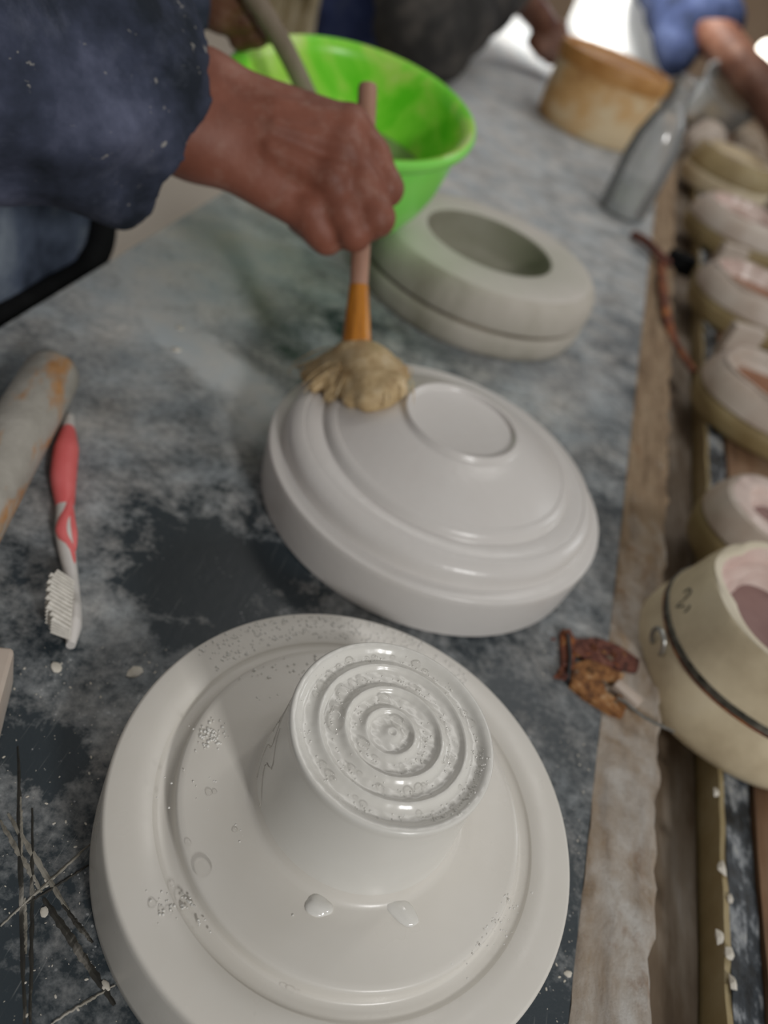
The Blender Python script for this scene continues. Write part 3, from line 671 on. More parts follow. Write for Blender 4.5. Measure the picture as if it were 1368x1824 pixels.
# ------------------------------------------------------------------ the worker: arm and hand, sleeve, jacket, apron, far hand
wk = thing('person', 'worker in a dusty blue jacket and apron, right hand gripping the brush', 'person', (-.46, .5, -.75))
el, wr1, wr2 = U(20, 60, .435), U(352, 160, .492), U(338, 246, .490)
def hand_fn(P):
    fore = smin(cone_d(P, U(60, 60, .445), wr1, .034, .0225), cone_d(P, U(50, 110, .445), wr2, .036, .0225), .012)
    pm = [(U(372, 164, .493), U(618, 222, .5045), .0195, .0118), (U(376, 188, .488), U(610, 262, .4985), .0185, .0120), (U(370, 218, .488), U(584, 322, .498), .0190, .0118), (U(352, 246, .493), U(545, 383, .505), .0205, .0112),
          (U(420, 250, .512), U(560, 330, .520), .016, .010), (U(420, 215, .512), U(600, 250, .520), .016, .0085)]
    palm = None
    for a, b, ra, rb in pm:
        e = cone_d(P, a, b, ra, rb); palm = e if palm is None else smin(palm, e, .009)
    fing = [[(U(626, 219, .506), .0118), (U(662, 278, .5085), .0120), (U(688, 336, .513), .0112), (U(668, 352, .538), .0092), (U(612, 330, .545), .0085)],
            [(U(612, 260, .499), .0122), (U(645, 330, .5005), .0122), (U(671, 388, .5035), .0116), (U(660, 402, .536), .0094), (U(605, 372, .546), .0085)],
            [(U(585, 322, .4985), .0122), (U(612, 375, .501), .0120), (U(631, 415, .505), .0112), (U(616, 415, .535), .0092), (U(570, 380, .545), .0083)],
            [(U(546, 378, .505), .0116), (U(568, 408, .508), .0112), (U(582, 424, .512), .0104), (U(566, 420, .535), .0084), (U(530, 395, .545), .0076)]]
    F = None
    for c in fing:
        e = chain(P, c, .004); F = e if F is None else smin(F, e, .0042)
    th = chain(P, [(U(430, 225, .515), .0175), (U(535, 262, .534), .0145), (U(615, 285, .546), .0115), (U(650, 320, .556), .0095)], .006)
    d = smin(smin(palm, fore, .02), F, .0045)
    for c, r in ((U(628, 225, .4985), .0088), (U(618, 264, .4925), .0088), (U(596, 318, .4915), .0090), (U(556, 374, .499), .0082)):   # knuckles
        d = smin(d, np.linalg.norm(P - c.astype(np.float32), axis=-1) - r, .007)
    for a, b in ((U(490, 185, .4805), U(608, 215, .4940)), (U(490, 222, .4770), U(598, 258, .4885)), (U(480, 262, .4780), U(580, 315, .4885))):  # tendons
        d = smin(d, cone_d(P, a, b, .0005, .0032), .010)
    return smin(d, th, .005)
lo, hi = bounds([U(60, 60, .445), U(720, 340, .55), U(560, 470, .52), U(350, 320, .49), U(60, 150, .445)], .045)
hand = body('arm', hand_fn, lo, hi, .0016, M['skin'], None, 2); keep_parent(hand, wk)
tag(hand, 'bare brown right hand closed around the brush handle')
s_end, s_el = U(300, 190, .478), U(-40, 85, .405)
axd = (s_end - s_el) / np.linalg.norm(s_end - s_el)
sh_ = np.array([-.60, .40, .54]); tor0, tor1 = np.array([-.60, .50, -.05]), np.array([-.62, .52, .42])
sh2, el2, wr_2 = np.array([-.60, .66, .54]), U(60, -230, .52), U(322, -32, .600)
upv = UP / np.linalg.norm(UP)
def sleeve_fn(P):
    d = smin(cone_d(P, s_el, s_end + axd * .03, .062, .052), cone_d(P, s_el - upv * .008, s_end + axd * .03 - upv * .017, .062, .0525), .01)
    d = smin(d, cone_d(P, s_el + upv * .01, s_end + axd * .03 + upv * .019, .06, .0485), .01)
    d = smin(d, cone_d(P, s_el, sh_, .062, .085), .03)
    d = smin(d, cone_d(P, tor0, tor1, .15, .15), .06)
    t = (P - s_end.astype(np.float32)) @ axd.astype(np.float32)
    X, Y, Z = P[..., 0] * 60, P[..., 1] * 60, P[..., 2] * 60
    wr = np.sin(X * 1.3 + 1.4 * np.sin(Z * .9) + .6 * Y) * .0022 + np.sin(Z * 1.7 + X * .5 + 1.2 * np.sin(Y)) * .0016 + np.sin(Y * 2.2 - X * 1.4) * .0009
    d = d + wr * 1.7 + np.sin(X * .55 + .8 * np.sin(Z * .5)) * .003
    hem = t + .34 * np.maximum(-((P - s_end.astype(np.float32)) @ upv.astype(np.float32)) - .012, 0) + .0025 * np.sin(Z * 1.5) + .0018 * np.sin(Z * 3.1 + Y) 
    d = np.maximum(d, hem)                                                        # the cuff's open end
    inner = np.maximum(smin(cone_d(P, s_el, s_end + axd * .05, .052, .046), cone_d(P, s_el, s_end + axd * .05 + upv * .012, .05, .044), .01), -(t + .10))
    d = np.maximum(d, -inner)
    d2 = smin(cone_d(P, tor1, (tor1 + sh2) / 2, .15, .12), smin(cone_d(P, sh2, el2, .080, .058), cone_d(P, el2, wr_2, .058, .036), .02), .05)
    d2 = smin(d2, cone_d(P, (-.60, .53, .58), (-.59, .53, .66), .075, .062), .05)
    return smin(d, d2 + wr, .02)
lo, hi = bounds([s_end, s_el, sh_, sh2, el2, tor0, tor1], .17)
jk = body('jacket', sleeve_fn, (lo[0], min(lo[1], .28), -.16), (s_end[0] + .09, hi[1] + .02, .74), .0046, M['denim'], None, 2); keep_parent(jk, wk)
def apron_fn(P):
    d = cone_d(P, (-.43, .50, -.15), (-.44, .50, .04), .118, .115)
    d = smin(d, cone_d(P, (-.40, .57, -.2), (-.405, .58, .04), .085, .08), .04)
    d = smin(d, cone_d(P, (-.44, .56, -.68), (-.44, .54, -.2), .07, .10), .04); d = smin(d, cone_d(P, (-.45, .36, -.68), (-.45, .42, -.2), .07, .10), .04)
    X, Y, Z = P[..., 0] * 40, P[..., 1] * 40, P[..., 2] * 40
    return d + np.sin(Y * 1.3 + np.sin(Z * .6)) * .004 + np.sin(Z * .9 + Y * .6) * .003
ap = body('apron', apron_fn, (-.66, .24, -.75), (-.26, .72, .18), .008, M['apron'], None, 2); keep_parent(ap, wk)
hm = frombm('apron_edge', tube(spline([(-.318, .40, -.012), (-.314, .50, -.012), (-.311, .565, -.008), (-.318, .592, .02), (-.335, .60, .07), (-.36, .60, .12)], 6), [.0095] * 12 + [.012] * 19, 10, flat=1.0), M['black']); keep_parent(hm, wk)
tag(hm, 'black strip along the apron side')
# the other hand, closed on the stirring stick
def far_hand_fn(P):
    c = U(418, 20, 0.6250); s = (sb - sa) / np.linalg.norm(sb - sa)
    d = cone_d(P, U(290, -60, 0.5945), U(395, 10, 0.6126), .026, .0205)
    for k, o_ in enumerate((-.024, -.008, .008, .023)):
        a = U(398, 22, 0.6133) + s * o_; b = U(432, 18, 0.6075) + s * o_ * .92; e = U(452, 14, 0.6220) + s * o_ * .9; g = U(430, 8, 0.6380) + s * o_ * .85
        d = smin(d, chain(P, [(a, .0095), (b, .0088), (e, .008), (g, .0075)], .004), .0025 if k else .012)
    return smin(d, chain(P, [(U(392, 10, 0.6220), .014), (U(418, -22, 0.6279), .011), (U(440, -32, 0.6162), .009)], .005), .006)
lo, hi = bounds([U(290, -60, 0.5945), U(460, 60, 0.6308), U(430, 80, 0.6162)], .05)
fh = body('left_hand', far_hand_fn, lo, hi, .0028, M['skin_dark'], None, 2); keep_parent(fh, wk)
tag(fh, 'blurred left hand closed on the stick')
head_parts((-.55, .54, .83), (.85, .1, -.5), M['skin'], M['hair'], wk)

# ------------------------------------------------------------------ things on the left of the table
ra_ = G(102, 650, .018); rb_ = G(-160, 1110, .018); d_ = (rb_ - ra_); Lr = float(np.linalg.norm(d_)); d_ /= Lr
rp = thing('rolling_stick', 'thick round wooden stick with worn white plaster coating, at the left edge', 'stick', tuple(ra_))
R_ = .0172
frombm('shaft', lathe([(0, 0), (.006, .0006), (.0115, .0028), (.0155, .007), (R_, .0125), (R_ * 1.02, .05), (R_ * 1.03, Lr - .002), (R_, Lr), (0, Lr)], 48, lambda th, i: 1 + .012 * math.sin(2 * th + i) + .008 * math.sin(5 * th)), M['rod'], rp, sharp=50)
rp.rotation_mode = 'QUATERNION'; rp.rotation_quaternion = Vector((0, 0, 1)).rotation_difference(Vector(d_)); rp.location.z = R_ * 1.03

tb = thing('toothbrush', 'pink and white toothbrush lying with bristles up on the table', 'toothbrush', (0, 0, 0))
cl_ = [(124, 742, 0), (118, 800, 0), (113, 850, 0), (116, 900, 0), (117, 950, 0), (121, 990, 0), (128, 1030, 0), (131, 1062, 0), (132, 1090, 0), (131, 1120, 0), (126, 1150, 0)]
wd_ = [.0026, .0066, .0064, .0048, .0054, .0042, .0032, .0032, .0036, .0038, .0022]
path = spline([G(a, b, .006) for a, b, _ in cl_], 6); rr_ = np.interp(np.arange(len(path)) / 6, range(len(wd_)), wd_)
wz = np.interp(np.arange(len(path)) / 6, range(11), [.006, .0068, .0062, .0056, .006, .0056, .0056, .006, .0072, .0075, .006])
for p, z in zip(path, wz): p[2] = z
fl_ = np.interp(np.arange(len(path)) / 6, range(11), [.9, .75, .75, .9, .8, 1, 1, 1.1, 1.9, 1.9, 1.3])
def ribbon(i0, i1, mat, name, grow=0.0, lab=None, side=0.0, wk_=1.0, lift=0.0):
    bm = bmesh.new(); rings = []; n = 14
    for i in range(i0, i1 + 1):
        d = path[min(i + 1, len(path) - 1)] - path[max(i - 1, 0)]; d /= np.linalg.norm(d); s = np.array([d[1], -d[0], 0]); s /= np.linalg.norm(s)
        r = max(rr_[i], .0012); e = 1.0
        if grow: e = math.sin(PI * (i - i0 + .3) / (i1 - i0 + .6)) ** (.12 if wk_ == 1 else .5)
        sd = side[i - i0] if hasattr(side, '__len__') else side
        rings.append([bm.verts.new(tuple(path[i] + s * (sd * r + (r * wk_ * e + grow) * math.cos(2 * PI * k / n)) + np.array([0, 0, lift + (r * e * fl_[i] * (1.0 if wk_ == 1 else .55) + grow) * math.sin(2 * PI * k / n)]))) for k in range(n)])
    for a, b in zip(rings[:-1], rings[1:]):
        for k in range(n): bm.faces.new((a[k], a[(k + 1) % n], b[(k + 1) % n], b[k]))
    bm.faces.new(rings[0][::-1]); bm.faces.new(rings[-1]); bmesh.ops.recalc_face_normals(bm, faces=bm.faces)
    o = frombm(name, bm, mat, tb, sharp=60)
    if lab: tag(o, lab)
ribbon(0, len(path) - 1, M['tb_white'], 'handle')
ribbon(2, 19, M['tb_pink'], 'grip', .0009, 'pink rubber grip')
ribbon(14, 33, M['tb_pink'], 'grip', .0001, 'pink rubber swirl', [(-.55 + .9 * math.exp(-((k - 10) / 4.5) ** 2)) for k in range(20)], .62, .0024)
ribbon(16, 30, M['tb_pink'], 'grip', .0001, 'pink rubber swirl', [-.62 + .1 * math.sin(k * .4) for k in range(15)], .46, .0014)
hd = (path[48] + path[56]) / 2; dd = path[58] - path[46]; dd /= np.linalg.norm(dd); ss = np.array([dd[1], -dd[0], 0])
for r_ in range(13):
    for c__ in range(5):
        u_ = (r_ - 6) / 6.0; v_ = (c__ - 2) / 2.0
        base = path[51] + dd * u_ * .0145 + np.array([-.0016, 0, .0062 + v_ * .0052 * (1 - .35 * u_ * u_)])
        ln = (.0128 - .0035 * u_ ** 4) * (1 + .05 * math.cos(r_ * PI))
        tip = base + np.array([-.90, -.16, .34]) * ln + np.array([0, 0, v_ * .0012])
        frombm('bristle_tuft', tube([base, (base + tip) / 2, tip], [.0011, .00125, .0014], 6), M['bristle_white'], tb, sharp=60)

pbm = boxbm(-.030, .030, -.014, .014, 0, .026, .004, seg=3)
for v in pbm.verts: v.co += Vector((wob(v.co, 120) * .0012, wob(v.co, 90, 2) * .0012, wob(v.co, 110, 4) * .0008 if v.co.z > .005 else 0))
pb = frombm('plaster_block', pbm, M['white_old'], sharp=30); pb.location = tuple(G(-62, 1310, .0)); pb.rotation_euler = (0, 0, math.radians(112))
tag(pb, 'chunky white plaster block cut off by the left edge, below the toothbrush', 'block')

# chips of dry plaster on the table
for (px, py, r, lab) in ((100, 1189, .0026, 'flat pale plaster chip just below the toothbrush head'), (240, 1198, .0036, 'round yellowish plaster crumb left of the front mould'),
                         (78, 1625, .0016, 'white plaster crumb beside the crossed score marks'), (188, 1756, .0016, 'small plaster crumb against the lower left side of the front mould'),
                         (320, 585, .0028, 'pale round crumb of plaster on the table under the sleeve'), (315, 624, .0035, 'white plaster chip between the rolling stick and the brush'), (1012, 1735, .0016, 'white plaster fleck beside the lower right of the front mould')):
    o = frombm('plaster_chip', lump_bm(r, 1.2, .9, .35, px * .37, 2, .35), M['chip'], sharp=35); p = G(px, py, 0); o.location = (p[0], p[1], r * .17); o.rotation_euler = (0, 0, px)
    tag(o, lab, 'chip')
bm = bmesh.new()
for _ in range(420):
    px, py = (rnd.uniform(0, 300), rnd.uniform(1150, 1820)) if rnd.random() < .6 else (rnd.uniform(960, 1060), rnd.uniform(1150, 1820))
    p = G(px, py, 0)
    if math.hypot(p[0] - c1[0], p[1] - c1[1]) < .104 or p[0] > edge_x(p[1]) - .003: continue
    r = rnd.choice((.00012, .00015, .0002, .0002, .0003, .0005)); mtx = Matrix.Translation((p[0], p[1], r * .3)) @ Matrix.Rotation(rnd.uniform(0, 6), 4, 'Z') @ Matrix.Diagonal((r * 1.7, r * .9, r * .35, 1))
    bmesh.ops.create_icosphere(bm, subdivisions=1, radius=1, matrix=mtx)
o = frombm('plaster_grit', bm, M['chip'], smooth=False); tag(o, 'fine white plaster grit scattered over the near end of the table', 'grit', None, 'stuff')

# ------------------------------------------------------------------ rusty hinge at the edge, rusty strap farther along
hg = thing('rusted_clamp', 'rusted clamp plates with orange screw heads across the table edge', 'clamp', tuple(G(1070, 1200, 0)))
h0 = np.array(hg.location)
def plate(pts, t, mat, name, lift=.0, amp=.0006):
    bm = bmesh.new(); P_ = [G(a, b, 0) - h0 for a, b in pts]; n = len(P_)
    c = sum(P_) / n; ringsets = []
    for f_, z in ((1.0, .0), (1.0, t * .8), (.93, t)):
        ringsets.append([bm.verts.new(tuple(c + (p - c) * f_ + np.array([0, 0, z + lift + (amp * wob(p, 900) if z else 0)]))) for p in P_])
    for a, b in zip(ringsets[:-1], ringsets[1:]):
        for k in range(n): bm.faces.new((a[k], a[(k + 1) % n], b[(k + 1) % n], b[k]))
    bm.faces.new(ringsets[0][::-1]); bm.faces.new(ringsets[-1]); bmesh.ops.recalc_face_normals(bm, faces=bm.faces)
    return frombm(name, bm, mat, hg, sharp=30)
plate([(1020, 1142), (1060, 1140), (1100, 1155), (1136, 1180), (1132, 1200), (1095, 1196), (1040, 1178), (1018, 1165)], .0035, M['rust_red'], 'clamp_plate')
plate([(1015, 1188), (1045, 1180), (1075, 1192), (1108, 1206), (1100, 1222), (1068, 1218), (1075, 1240), (1112, 1262), (1104, 1282), (1080, 1272), (1040, 1248), (1012, 1225)], .0042, M['rust_orange'], 'clamp_plate')
plate([(996, 1128), (1012, 1124), (1022, 1142), (1020, 1200), (1008, 1212), (985, 1208), (998, 1190)], .0028, M['rust'], 'clamp_plate')
for px, py, r in ((1053, 1160, .0026), (1088, 1173, .0024), (1046, 1202, .003), (1000, 1132, .002), (992, 1205, .002), (1098, 1248, .0022)):
    o = frombm('screw_head', lathe([(0, 0), (1, 0), (1, .35), (.8, .6), (.3, .7), (0, .7)], 14), M['rust_orange'] if px in (1046, 1098) else M['rust'], hg)
    p = G(px, py, 0) - h0; o.location = (p[0], p[1], .0034); o.scale = (r, r, r)
for _ in range(26):
    px, py = rnd.choice(((1050, 1210), (1080, 1250), (1040, 1165), (1100, 1180), (1005, 1150), (1000, 1205), (1075, 1165), (1060, 1235)))
    p = G(px + rnd.gauss(0, 12), py + rnd.gauss(0, 9), 0) - h0
    o = frombm('rust_flake', lump_bm(rnd.uniform(.0012, .003), 1.2, .9, .6, rnd.random() * 9, 1, .5, 2.4), rnd.choice((M['rust_orange'], M['rust_red'], M['rust'], M['board'])), hg, sharp=30); o.location = (p[0], p[1], .0034)
frombm('clamp_pin', tube([G(1012, 1130, .004) - h0, G(1016, 1170, .0045) - h0, G(1012, 1212, .004) - h0], .0012, 10), M['steel_dark'], hg)
bm = tube(spline([G(1100, 1243, .006) - h0, G(1120, 1256, .008) - h0, G(1145, 1276, .009) - h0, G(1180, 1294, .008) - h0, G(1200, 1303, .006) - h0], 6), .0010, 8)
tag(frombm('wire', bm, M['wire'], hg), 'bent bright steel wire')
wp = G(1098, 1228, .002) - h0
bm = boxbm(-.009, .009, -.004, .004, 0, .006, .0012)
o = frombm('wedge', bm, M['white_old'], hg); o.location = (wp[0] + .006, wp[1] - .002, .0005); o.rotation_euler = (0, 0, -.5)

sp_ = thing('rusty_strap', 'dark rusty strap hooked over the far table edge beside the row of moulds', 'strap', tuple(G(1190, 460, 0)))
s0_ = np.array(sp_.location)
frombm('hook', tube(spline([G(1128, 418, .008) - s0_, G(1150, 430, .011) - s0_, G(1175, 455, .011) - s0_, G(1190, 470, .004) - s0_], 6), .0065, 10), M['rust_red'], sp_)
frombm('buckle', boxbm(-.020, .020, -.012, .012, -.012, .014, .003), M['black'], sp_).location = tuple(G(1208, 474, .0) - s0_ + np.array([0, 0, .004]))
frombm('band', tube(spline([G(1178, 470, .004) - s0_, G(1182, 520, .006) - s0_, G(1192, 580, .004) - s0_, G(1212, 625, -.010) - s0_, G(1236, 662, -.016) - s0_], 8), .0062, 10, flat=.5), M['rust'], sp_)

# ------------------------------------------------------------------ the row of slip moulds on the rack
def slip_mould(name, label, loc, R, zs, mats, petals, seed, open_r=.62, wire=False, rot=0.0, tilt=(0, 0)):
    """zs: base, seam, top heights; petals shape the opening"""
    t = thing(name, label, 'mould', loc, rot, 'slip moulds in a row on the rack')
    t.rotation_euler = (tilt[0], tilt[1], rot)
    zb, zm, zt = 0, zs[1] - zs[0], zs[2] - zs[0]
    cone = 1.0 if wire else 0.0
    low = lambda th, i: 1 + .012 * math.sin(2 * th + seed) + .01 * math.sin(5 * th + seed * 2)
    frombm('lower_half', lathe([(0, zb), (R * .90, zb), (R * .95, zb + .003), (R * (.97 + .03 * cone), zm * .28), (R * (1 - .02 * cone), zm * .65), (R * (.995 - .06 * cone), zm - .002), (R * (.97 - .055 * cone), zm), (0, zm)], 72, low), mats[0], t, sharp=50)
    fl = lambda th, i: low(th, i) if i < 7 else 1 + (.09 * abs(math.cos(petals * th / 2 + seed)) - .05 if i < 12 else .05 * math.cos(petals * th + seed))
    h = zt - zm; ro = R * open_r
    frombm('upper_half', lathe([(0, zm + .0005), (R * (.96 - .055 * cone), zm + .0005), (R * (.985 - .06 * cone), zm + .003), (R * (.97 - .09 * cone), zm + h * .35), (R * (.90 - .06 * cone), zm + h * .68), (R * (.82 - .02 * cone), zm + h * .92), (R * (.76 + .02 * cone), zt - .0008), (R * (.73 + .030 * cone), zt, 1),
                                (ro, zt, 1), (ro * .97, zt - .001, 1), (ro * .93, zt - h * .30, 2), (ro * .80, zt - h * .34, 2), (ro * .76, zt - h * .62, 2), (ro * .5, zt - h * .68, 3), (0, zt - h * .70, 3)], 72, fl),
           [mats[1], mats[2], mats[3], mats[4]], t, sharp=32)
    if wire:
        bm = tube([(R * .925 * low(2 * PI * k / 72, 0) * math.cos(2 * PI * k / 72), R * .925 * low(2 * PI * k / 72, 0) * math.sin(2 * PI * k / 72), zm + .001) for k in range(72)], .0013, 8, closed=True)
        tube([(R * .925 * low(2 * PI * k / 72, 0) * math.cos(2 * PI * k / 72), R * .925 * low(2 * PI * k / 72, 0) * math.sin(2 * PI * k / 72), zm + .0036) for k in range(72)], .0012, 8, bm=bm, closed=True)
        frombm('seam_stain', tube([(R * .928 * low(2 * PI * k / 72, 0) * math.cos(2 * PI * k / 72), R * .928 * low(2 * PI * k / 72, 0) * math.sin(2 * PI * k / 72), zm - .0010) for k in range(72)], .0010, 6, closed=True), M['rust'], t, sharp=None)
        tag(frombm('binding_wire', bm, M['wire_dark'], t, sharp=None), 'tarnished wire bound around the seam')
    return t
NEAR = (.266, .396)
nm = slip_mould('slip_mould', 'cream plaster mould bound with wire, pink slip inside, nearest of the row', (NEAR[0], NEAR[1], -.0205), .0790, (-.0205, .024, .064),
                [M['cream'], M['cream'], M['cream_top'], M['pink_slip'], M['mauve_slip']], 6, .6, .715, True)
def on_near(th, z, out=.0):
    r = .0765 * (1.0 if z < .03 else .985) + out
    return (r * math.cos(th), r * math.sin(th), z)
tt = math.radians(199)
lp = []
for k in range(15):
    a = -.5 + 4.6 * k / 14
    lp.append((math.cos(tt) * (.0775 + .004 * math.sin(k / 14 * PI)) - math.sin(tt) * .0075 * math.cos(a), math.sin(tt) * (.0775 + .004 * math.sin(k / 14 * PI)) + math.cos(tt) * .0075 * math.cos(a), .0385 + .0085 * math.sin(a)))
tag(frombm('wire_loop', tube(spline(lp, 3), .0016, 8), M['wire'], nm, sharp=None), 'bright curled end of the wire')
bm = lump_bm(.004, 1, 1, 1, 2.2, 2, .4); o = frombm('rust_spot', bm, M['rust_orange'], nm); o.location = on_near(math.radians(207), .043, -.004); o.scale = (.8, 1.2, .9)
# the pencilled figure 2 and comma on the near mould
def pencil(th0, z0, pts, s):
    bm = bmesh.new()
    for stroke in pts:
        q = []
        for (a, b) in spline([(x, y, 0) for x, y in stroke], 5) if False else [(p[0], p[1]) for p in spline([(x, y, 0) for x, y in stroke], 5)]:
            z = z0 + (b * .72 + a * .69) * s * 1.15; th = th0 + (a * .72 - b * .69) * s * 1.15 / .070
            zz = z; h = .088 - .0425 + .0; u_ = (zz - .0425) / .0435
            r = np.interp(u_, [.0, .07, .35, .68, .9], [.905, .925, .88, .84, .80]) * .0790 * (1 + .012 * math.sin(2 * th + .6) + .01 * math.sin(5 * th + 1.2)) + .0002
            q.append((r * math.cos(th), r * math.sin(th), z))
        tube(q, .0006, 5, bm)
    return frombm('pencil_mark', bm, M['pencil'], nm, sharp=None)
pencil(math.radians(183), .0600, [[(-.5, .6), (-.1, 1.0), (.35, .7), (.1, .1), (-.35, -.7), (.0, -.65), (.55, -.5)], [(1.1, -.35), (1.05, -.7), (.8, -1.0)]], .0070)

row = [('squat pinkish plaster mould directly behind the wire-bound one', (.300, .560, -.0205), .060, (-.0205, .008, .034), [M['ochre'], M['white_old'], M['pink_slip'], M['pink_slip'], M['mauve_slip']], 6, 2.0, .55),
       ('ochre-sided mould with white rim and terracotta slip, third from the near end', (.338, .822, -.0205), .080, (-.0205, .006, .036), [M['ochre'], M['white_old'], M['white_old'], M['white_old'], M['terracotta']], 5, 1.1, .80),
       ('ochre-sided mould with wet terracotta slip, beside the rusty strap', (.356, 1.125, -.0205), .086, (-.0205, .008, .040), [M['ochre'], M['white_old'], M['white_old'], M['pink_slip'], M['terracotta']], 6, .4, .80),
       ('pale mould with pinkish slip, second from the far end', (.374, 1.47, -.0205), .092, (-.0205, .010, .046), [M['ochre'], M['white_old'], M['white_old'], M['pink_slip'], M['terracotta']], 6, 2.6, .74),
       ('brownish mould under the clear tilted tub, at the far end', (.392, 1.86, -.0205), .098, (-.0205, .016, .06), [M['cream'], M['ochre'], M['white_old'], M['cream'], M['terracotta']], 5, 3.3, .7)]
for lab, loc, R, zs, mats, pet, seed, orr in row:
    slip_mould('slip_mould', lab, loc, R, zs, mats, pet, seed, orr)
# upright white plaster slabs between the moulds
for (x, y, lab) in ((.322, .965, 'upright white plaster piece between the third and fourth moulds'), (.340, 1.29, 'upright white plaster piece between the fourth and fifth moulds')):
    bm = boxbm(-.022, .022, -.008, .008, 0, .05, .003)
    o = frombm('plaster_slab', bm, M['white_old'], sharp=40); o.location = (x, y, -.0205); o.rotation_euler = (0, 0, .3); tag(o, lab, 'slab')

# ------------------------------------------------------------------ background things on and beyond the table
tn = thing('tin_drum', 'rust-stained round tin with an orange lid, far up the table', 'tin', (.075, 1.80, 0))
tr_ = .112
frombm('body', lathe([(0, 0), (tr_ * .93, 0), (tr_ * .97, .004), (tr_, .03), (tr_, .102), (tr_ * .985, .108), (0, .108)], 72), M['drum'], tn, sharp=50)
tag(frombm('lid', lathe([(tr_ * .96, .106), (tr_ * 1.02, .107), (tr_ * 1.03, .112), (tr_ * 1.03, .130), (tr_ * 1.0, .136), (tr_ * .94, .134), (tr_ * .9, .128), (0, .128)], 72), M['drum_lid'], tn, sharp=50), 'orange rim and lid')
bt = thing('plastic_bottle', 'clear plastic bottle standing at the right edge of the table before the rusty tin', 'bottle', (.160, 1.32, 0))
frombm('bottle_body', lathe([(0, 0), (.034, 0), (.038, .004), (.039, .012), (.039, .085), (.036, .115), (.026, .145), (.016, .162), (.0135, .170), (.0135, .186), (.011, .186), (.0115, .170), (.014, .162), (.024, .144), (.034, .114), (.037, .085), (.037, .012), (.034, .004), (0, .004)], 56), M['bottle'], bt, sharp=50)
frombm('water', lathe([(0, .005), (.034, .005), (.0365, .012), (.0365, .050), (0, .050)], 48), M['water'], bt)
frombm('cap', lathe([(0, .184), (.0148, .184), (.0152, .186), (.0152, .202), (.0140, .204), (0, .204)], 40), M['bottle'], bt)
tu = thing('plastic_tub', 'cloudy clear plastic tub tilted on top of the far moulds', 'tub', tuple(U(1280, 190, 1.95)))
frombm('tub_wall', lathe([(0, -.05), (.062, -.05), (.068, -.045), (.086, .05), (.090, .052), (.090, .055), (.084, .054), (.064, -.043), (0, -.045)], 56), M['jar'], tu, sharp=50)
tu.rotation_euler = (.35, .25, 0)
frombm('clay_piece', lump_bm(.034, 1.2, 1, .6, 4.4, 3, .3), M['ochre'], tu).location = (0, .0, -.028)
bu = thing('lump_of_clay', 'pale lump of clay under the tilted tub at the far end of the rack', 'clay', tuple(G(1243, 268, -.0205) + np.array([0, 0, .024])))
frombm('clay_piece', lump_bm(.05, 1, 1, .9, 1.4, 3, .25), M['white_old'], bu)
wsk = frombm('plaster_sack', boxbm(-.185, .185, -.12, .12, 0, .38, .06, seg=5), M['white'], sharp=None)
for v in wsk.data.vertices: v.co += Vector((wob(v.co, 14), wob(v.co, 12, 2), wob(v.co, 15, 4) * .7)) * .014
wsk.location = (.124, 2.90, .012); wsk.rotation_euler = (0, 0, .25); tag(wsk, 'bright white sack of plaster standing behind the rusty tin', 'sack')

def figure(label, parts, loc):
    t = thing('person', label, 'person', loc)
    for name, fn, lo, hi, h, mat, lab in parts:
        o = body(name, fn, lo, hi, h, mat, None, 2); keep_parent(o, t)
        if lab: tag(o, lab)
    return t
def wrinkle(P, s, a): return (np.sin(P[..., 0] * s + 1.3 * np.sin(P[..., 2] * s * .7)) + np.sin(P[..., 2] * s * 1.2 + P[..., 1] * s)) * a
# charcoal worker leaning over the table, hand on the tin
A = lambda px, py, d: U(px, py, d)
e1, w1, h1 = A(778, 48, 1.44), A(905, -40, 1.64), A(968, 40, 1.80)
def char_fn(P):
    d = cone_d(P, A(745, 62, 1.42), e1, .068, .068); d = smin(d, cone_d(P, A(720, -200, 1.80), A(752, 30, 1.46), .15, .072), .05)
    d = smin(d, cone_d(P, e1, w1, .075, .052), .04); d = smin(d, cone_d(P, e1, A(880, -10, 1.64), .072, .06), .04)
    d = smin(d, cone_d(P, (-.50, 2.06, .16), (-.44, 1.98, .46), .13, .15), .06); d = smin(d, cone_d(P, (-.40, 1.86, .52), A(752, 30, 1.46), .09, .072), .05)
    d = smin(d, cone_d(P, (-.42, 1.95, .58), (-.39, 1.92, .68), .08, .06), .05)
    return d + wrinkle(P, 40, .004)
def char_hand(P):
    d = cone_d(P, w1, h1, .034, .030)
    for k, (ox, oy) in enumerate(((-14, 30), (2, 40), (18, 42), (34, 34))):
        d = smin(d, chain(P, [(h1, .017), (A(962 + ox, 62 + oy * .4, 1.815), .013), (A(975 + ox * .9, 68 + oy, 1.80), .011)], .006), .006)
    return smin(d, chain(P, [(h1, .018), (A(1000, 50, 1.83), .014), (A(1012, 80, 1.82), .011)], .006), .01)
pts = [A(720, -200, 1.80), A(905, -40, 1.64), A(778, 48, 1.44), A(745, 62, 1.42), (-.5, 2.06, .12), (-.4, 1.9, .56)]
lo, hi = bounds(pts, .20); lo2, hi2 = bounds([w1, h1, A(1010, 110, 1.8), A(950, 110, 1.8)], .05)
def jeans_fn(P):
    d = cone_d(P, (-.475, 1.98, -.70), (-.475, 1.99, -.02), .075, .098); d = smin(d, cone_d(P, (-.46, 2.16, -.70), (-.48, 2.12, -.02), .075, .098), .03)
    d = smin(d, cone_d(P, (-.48, 2.02, .0), (-.49, 2.06, .10), .105, .11), .04)
    return d + wrinkle(P, 36, .004)
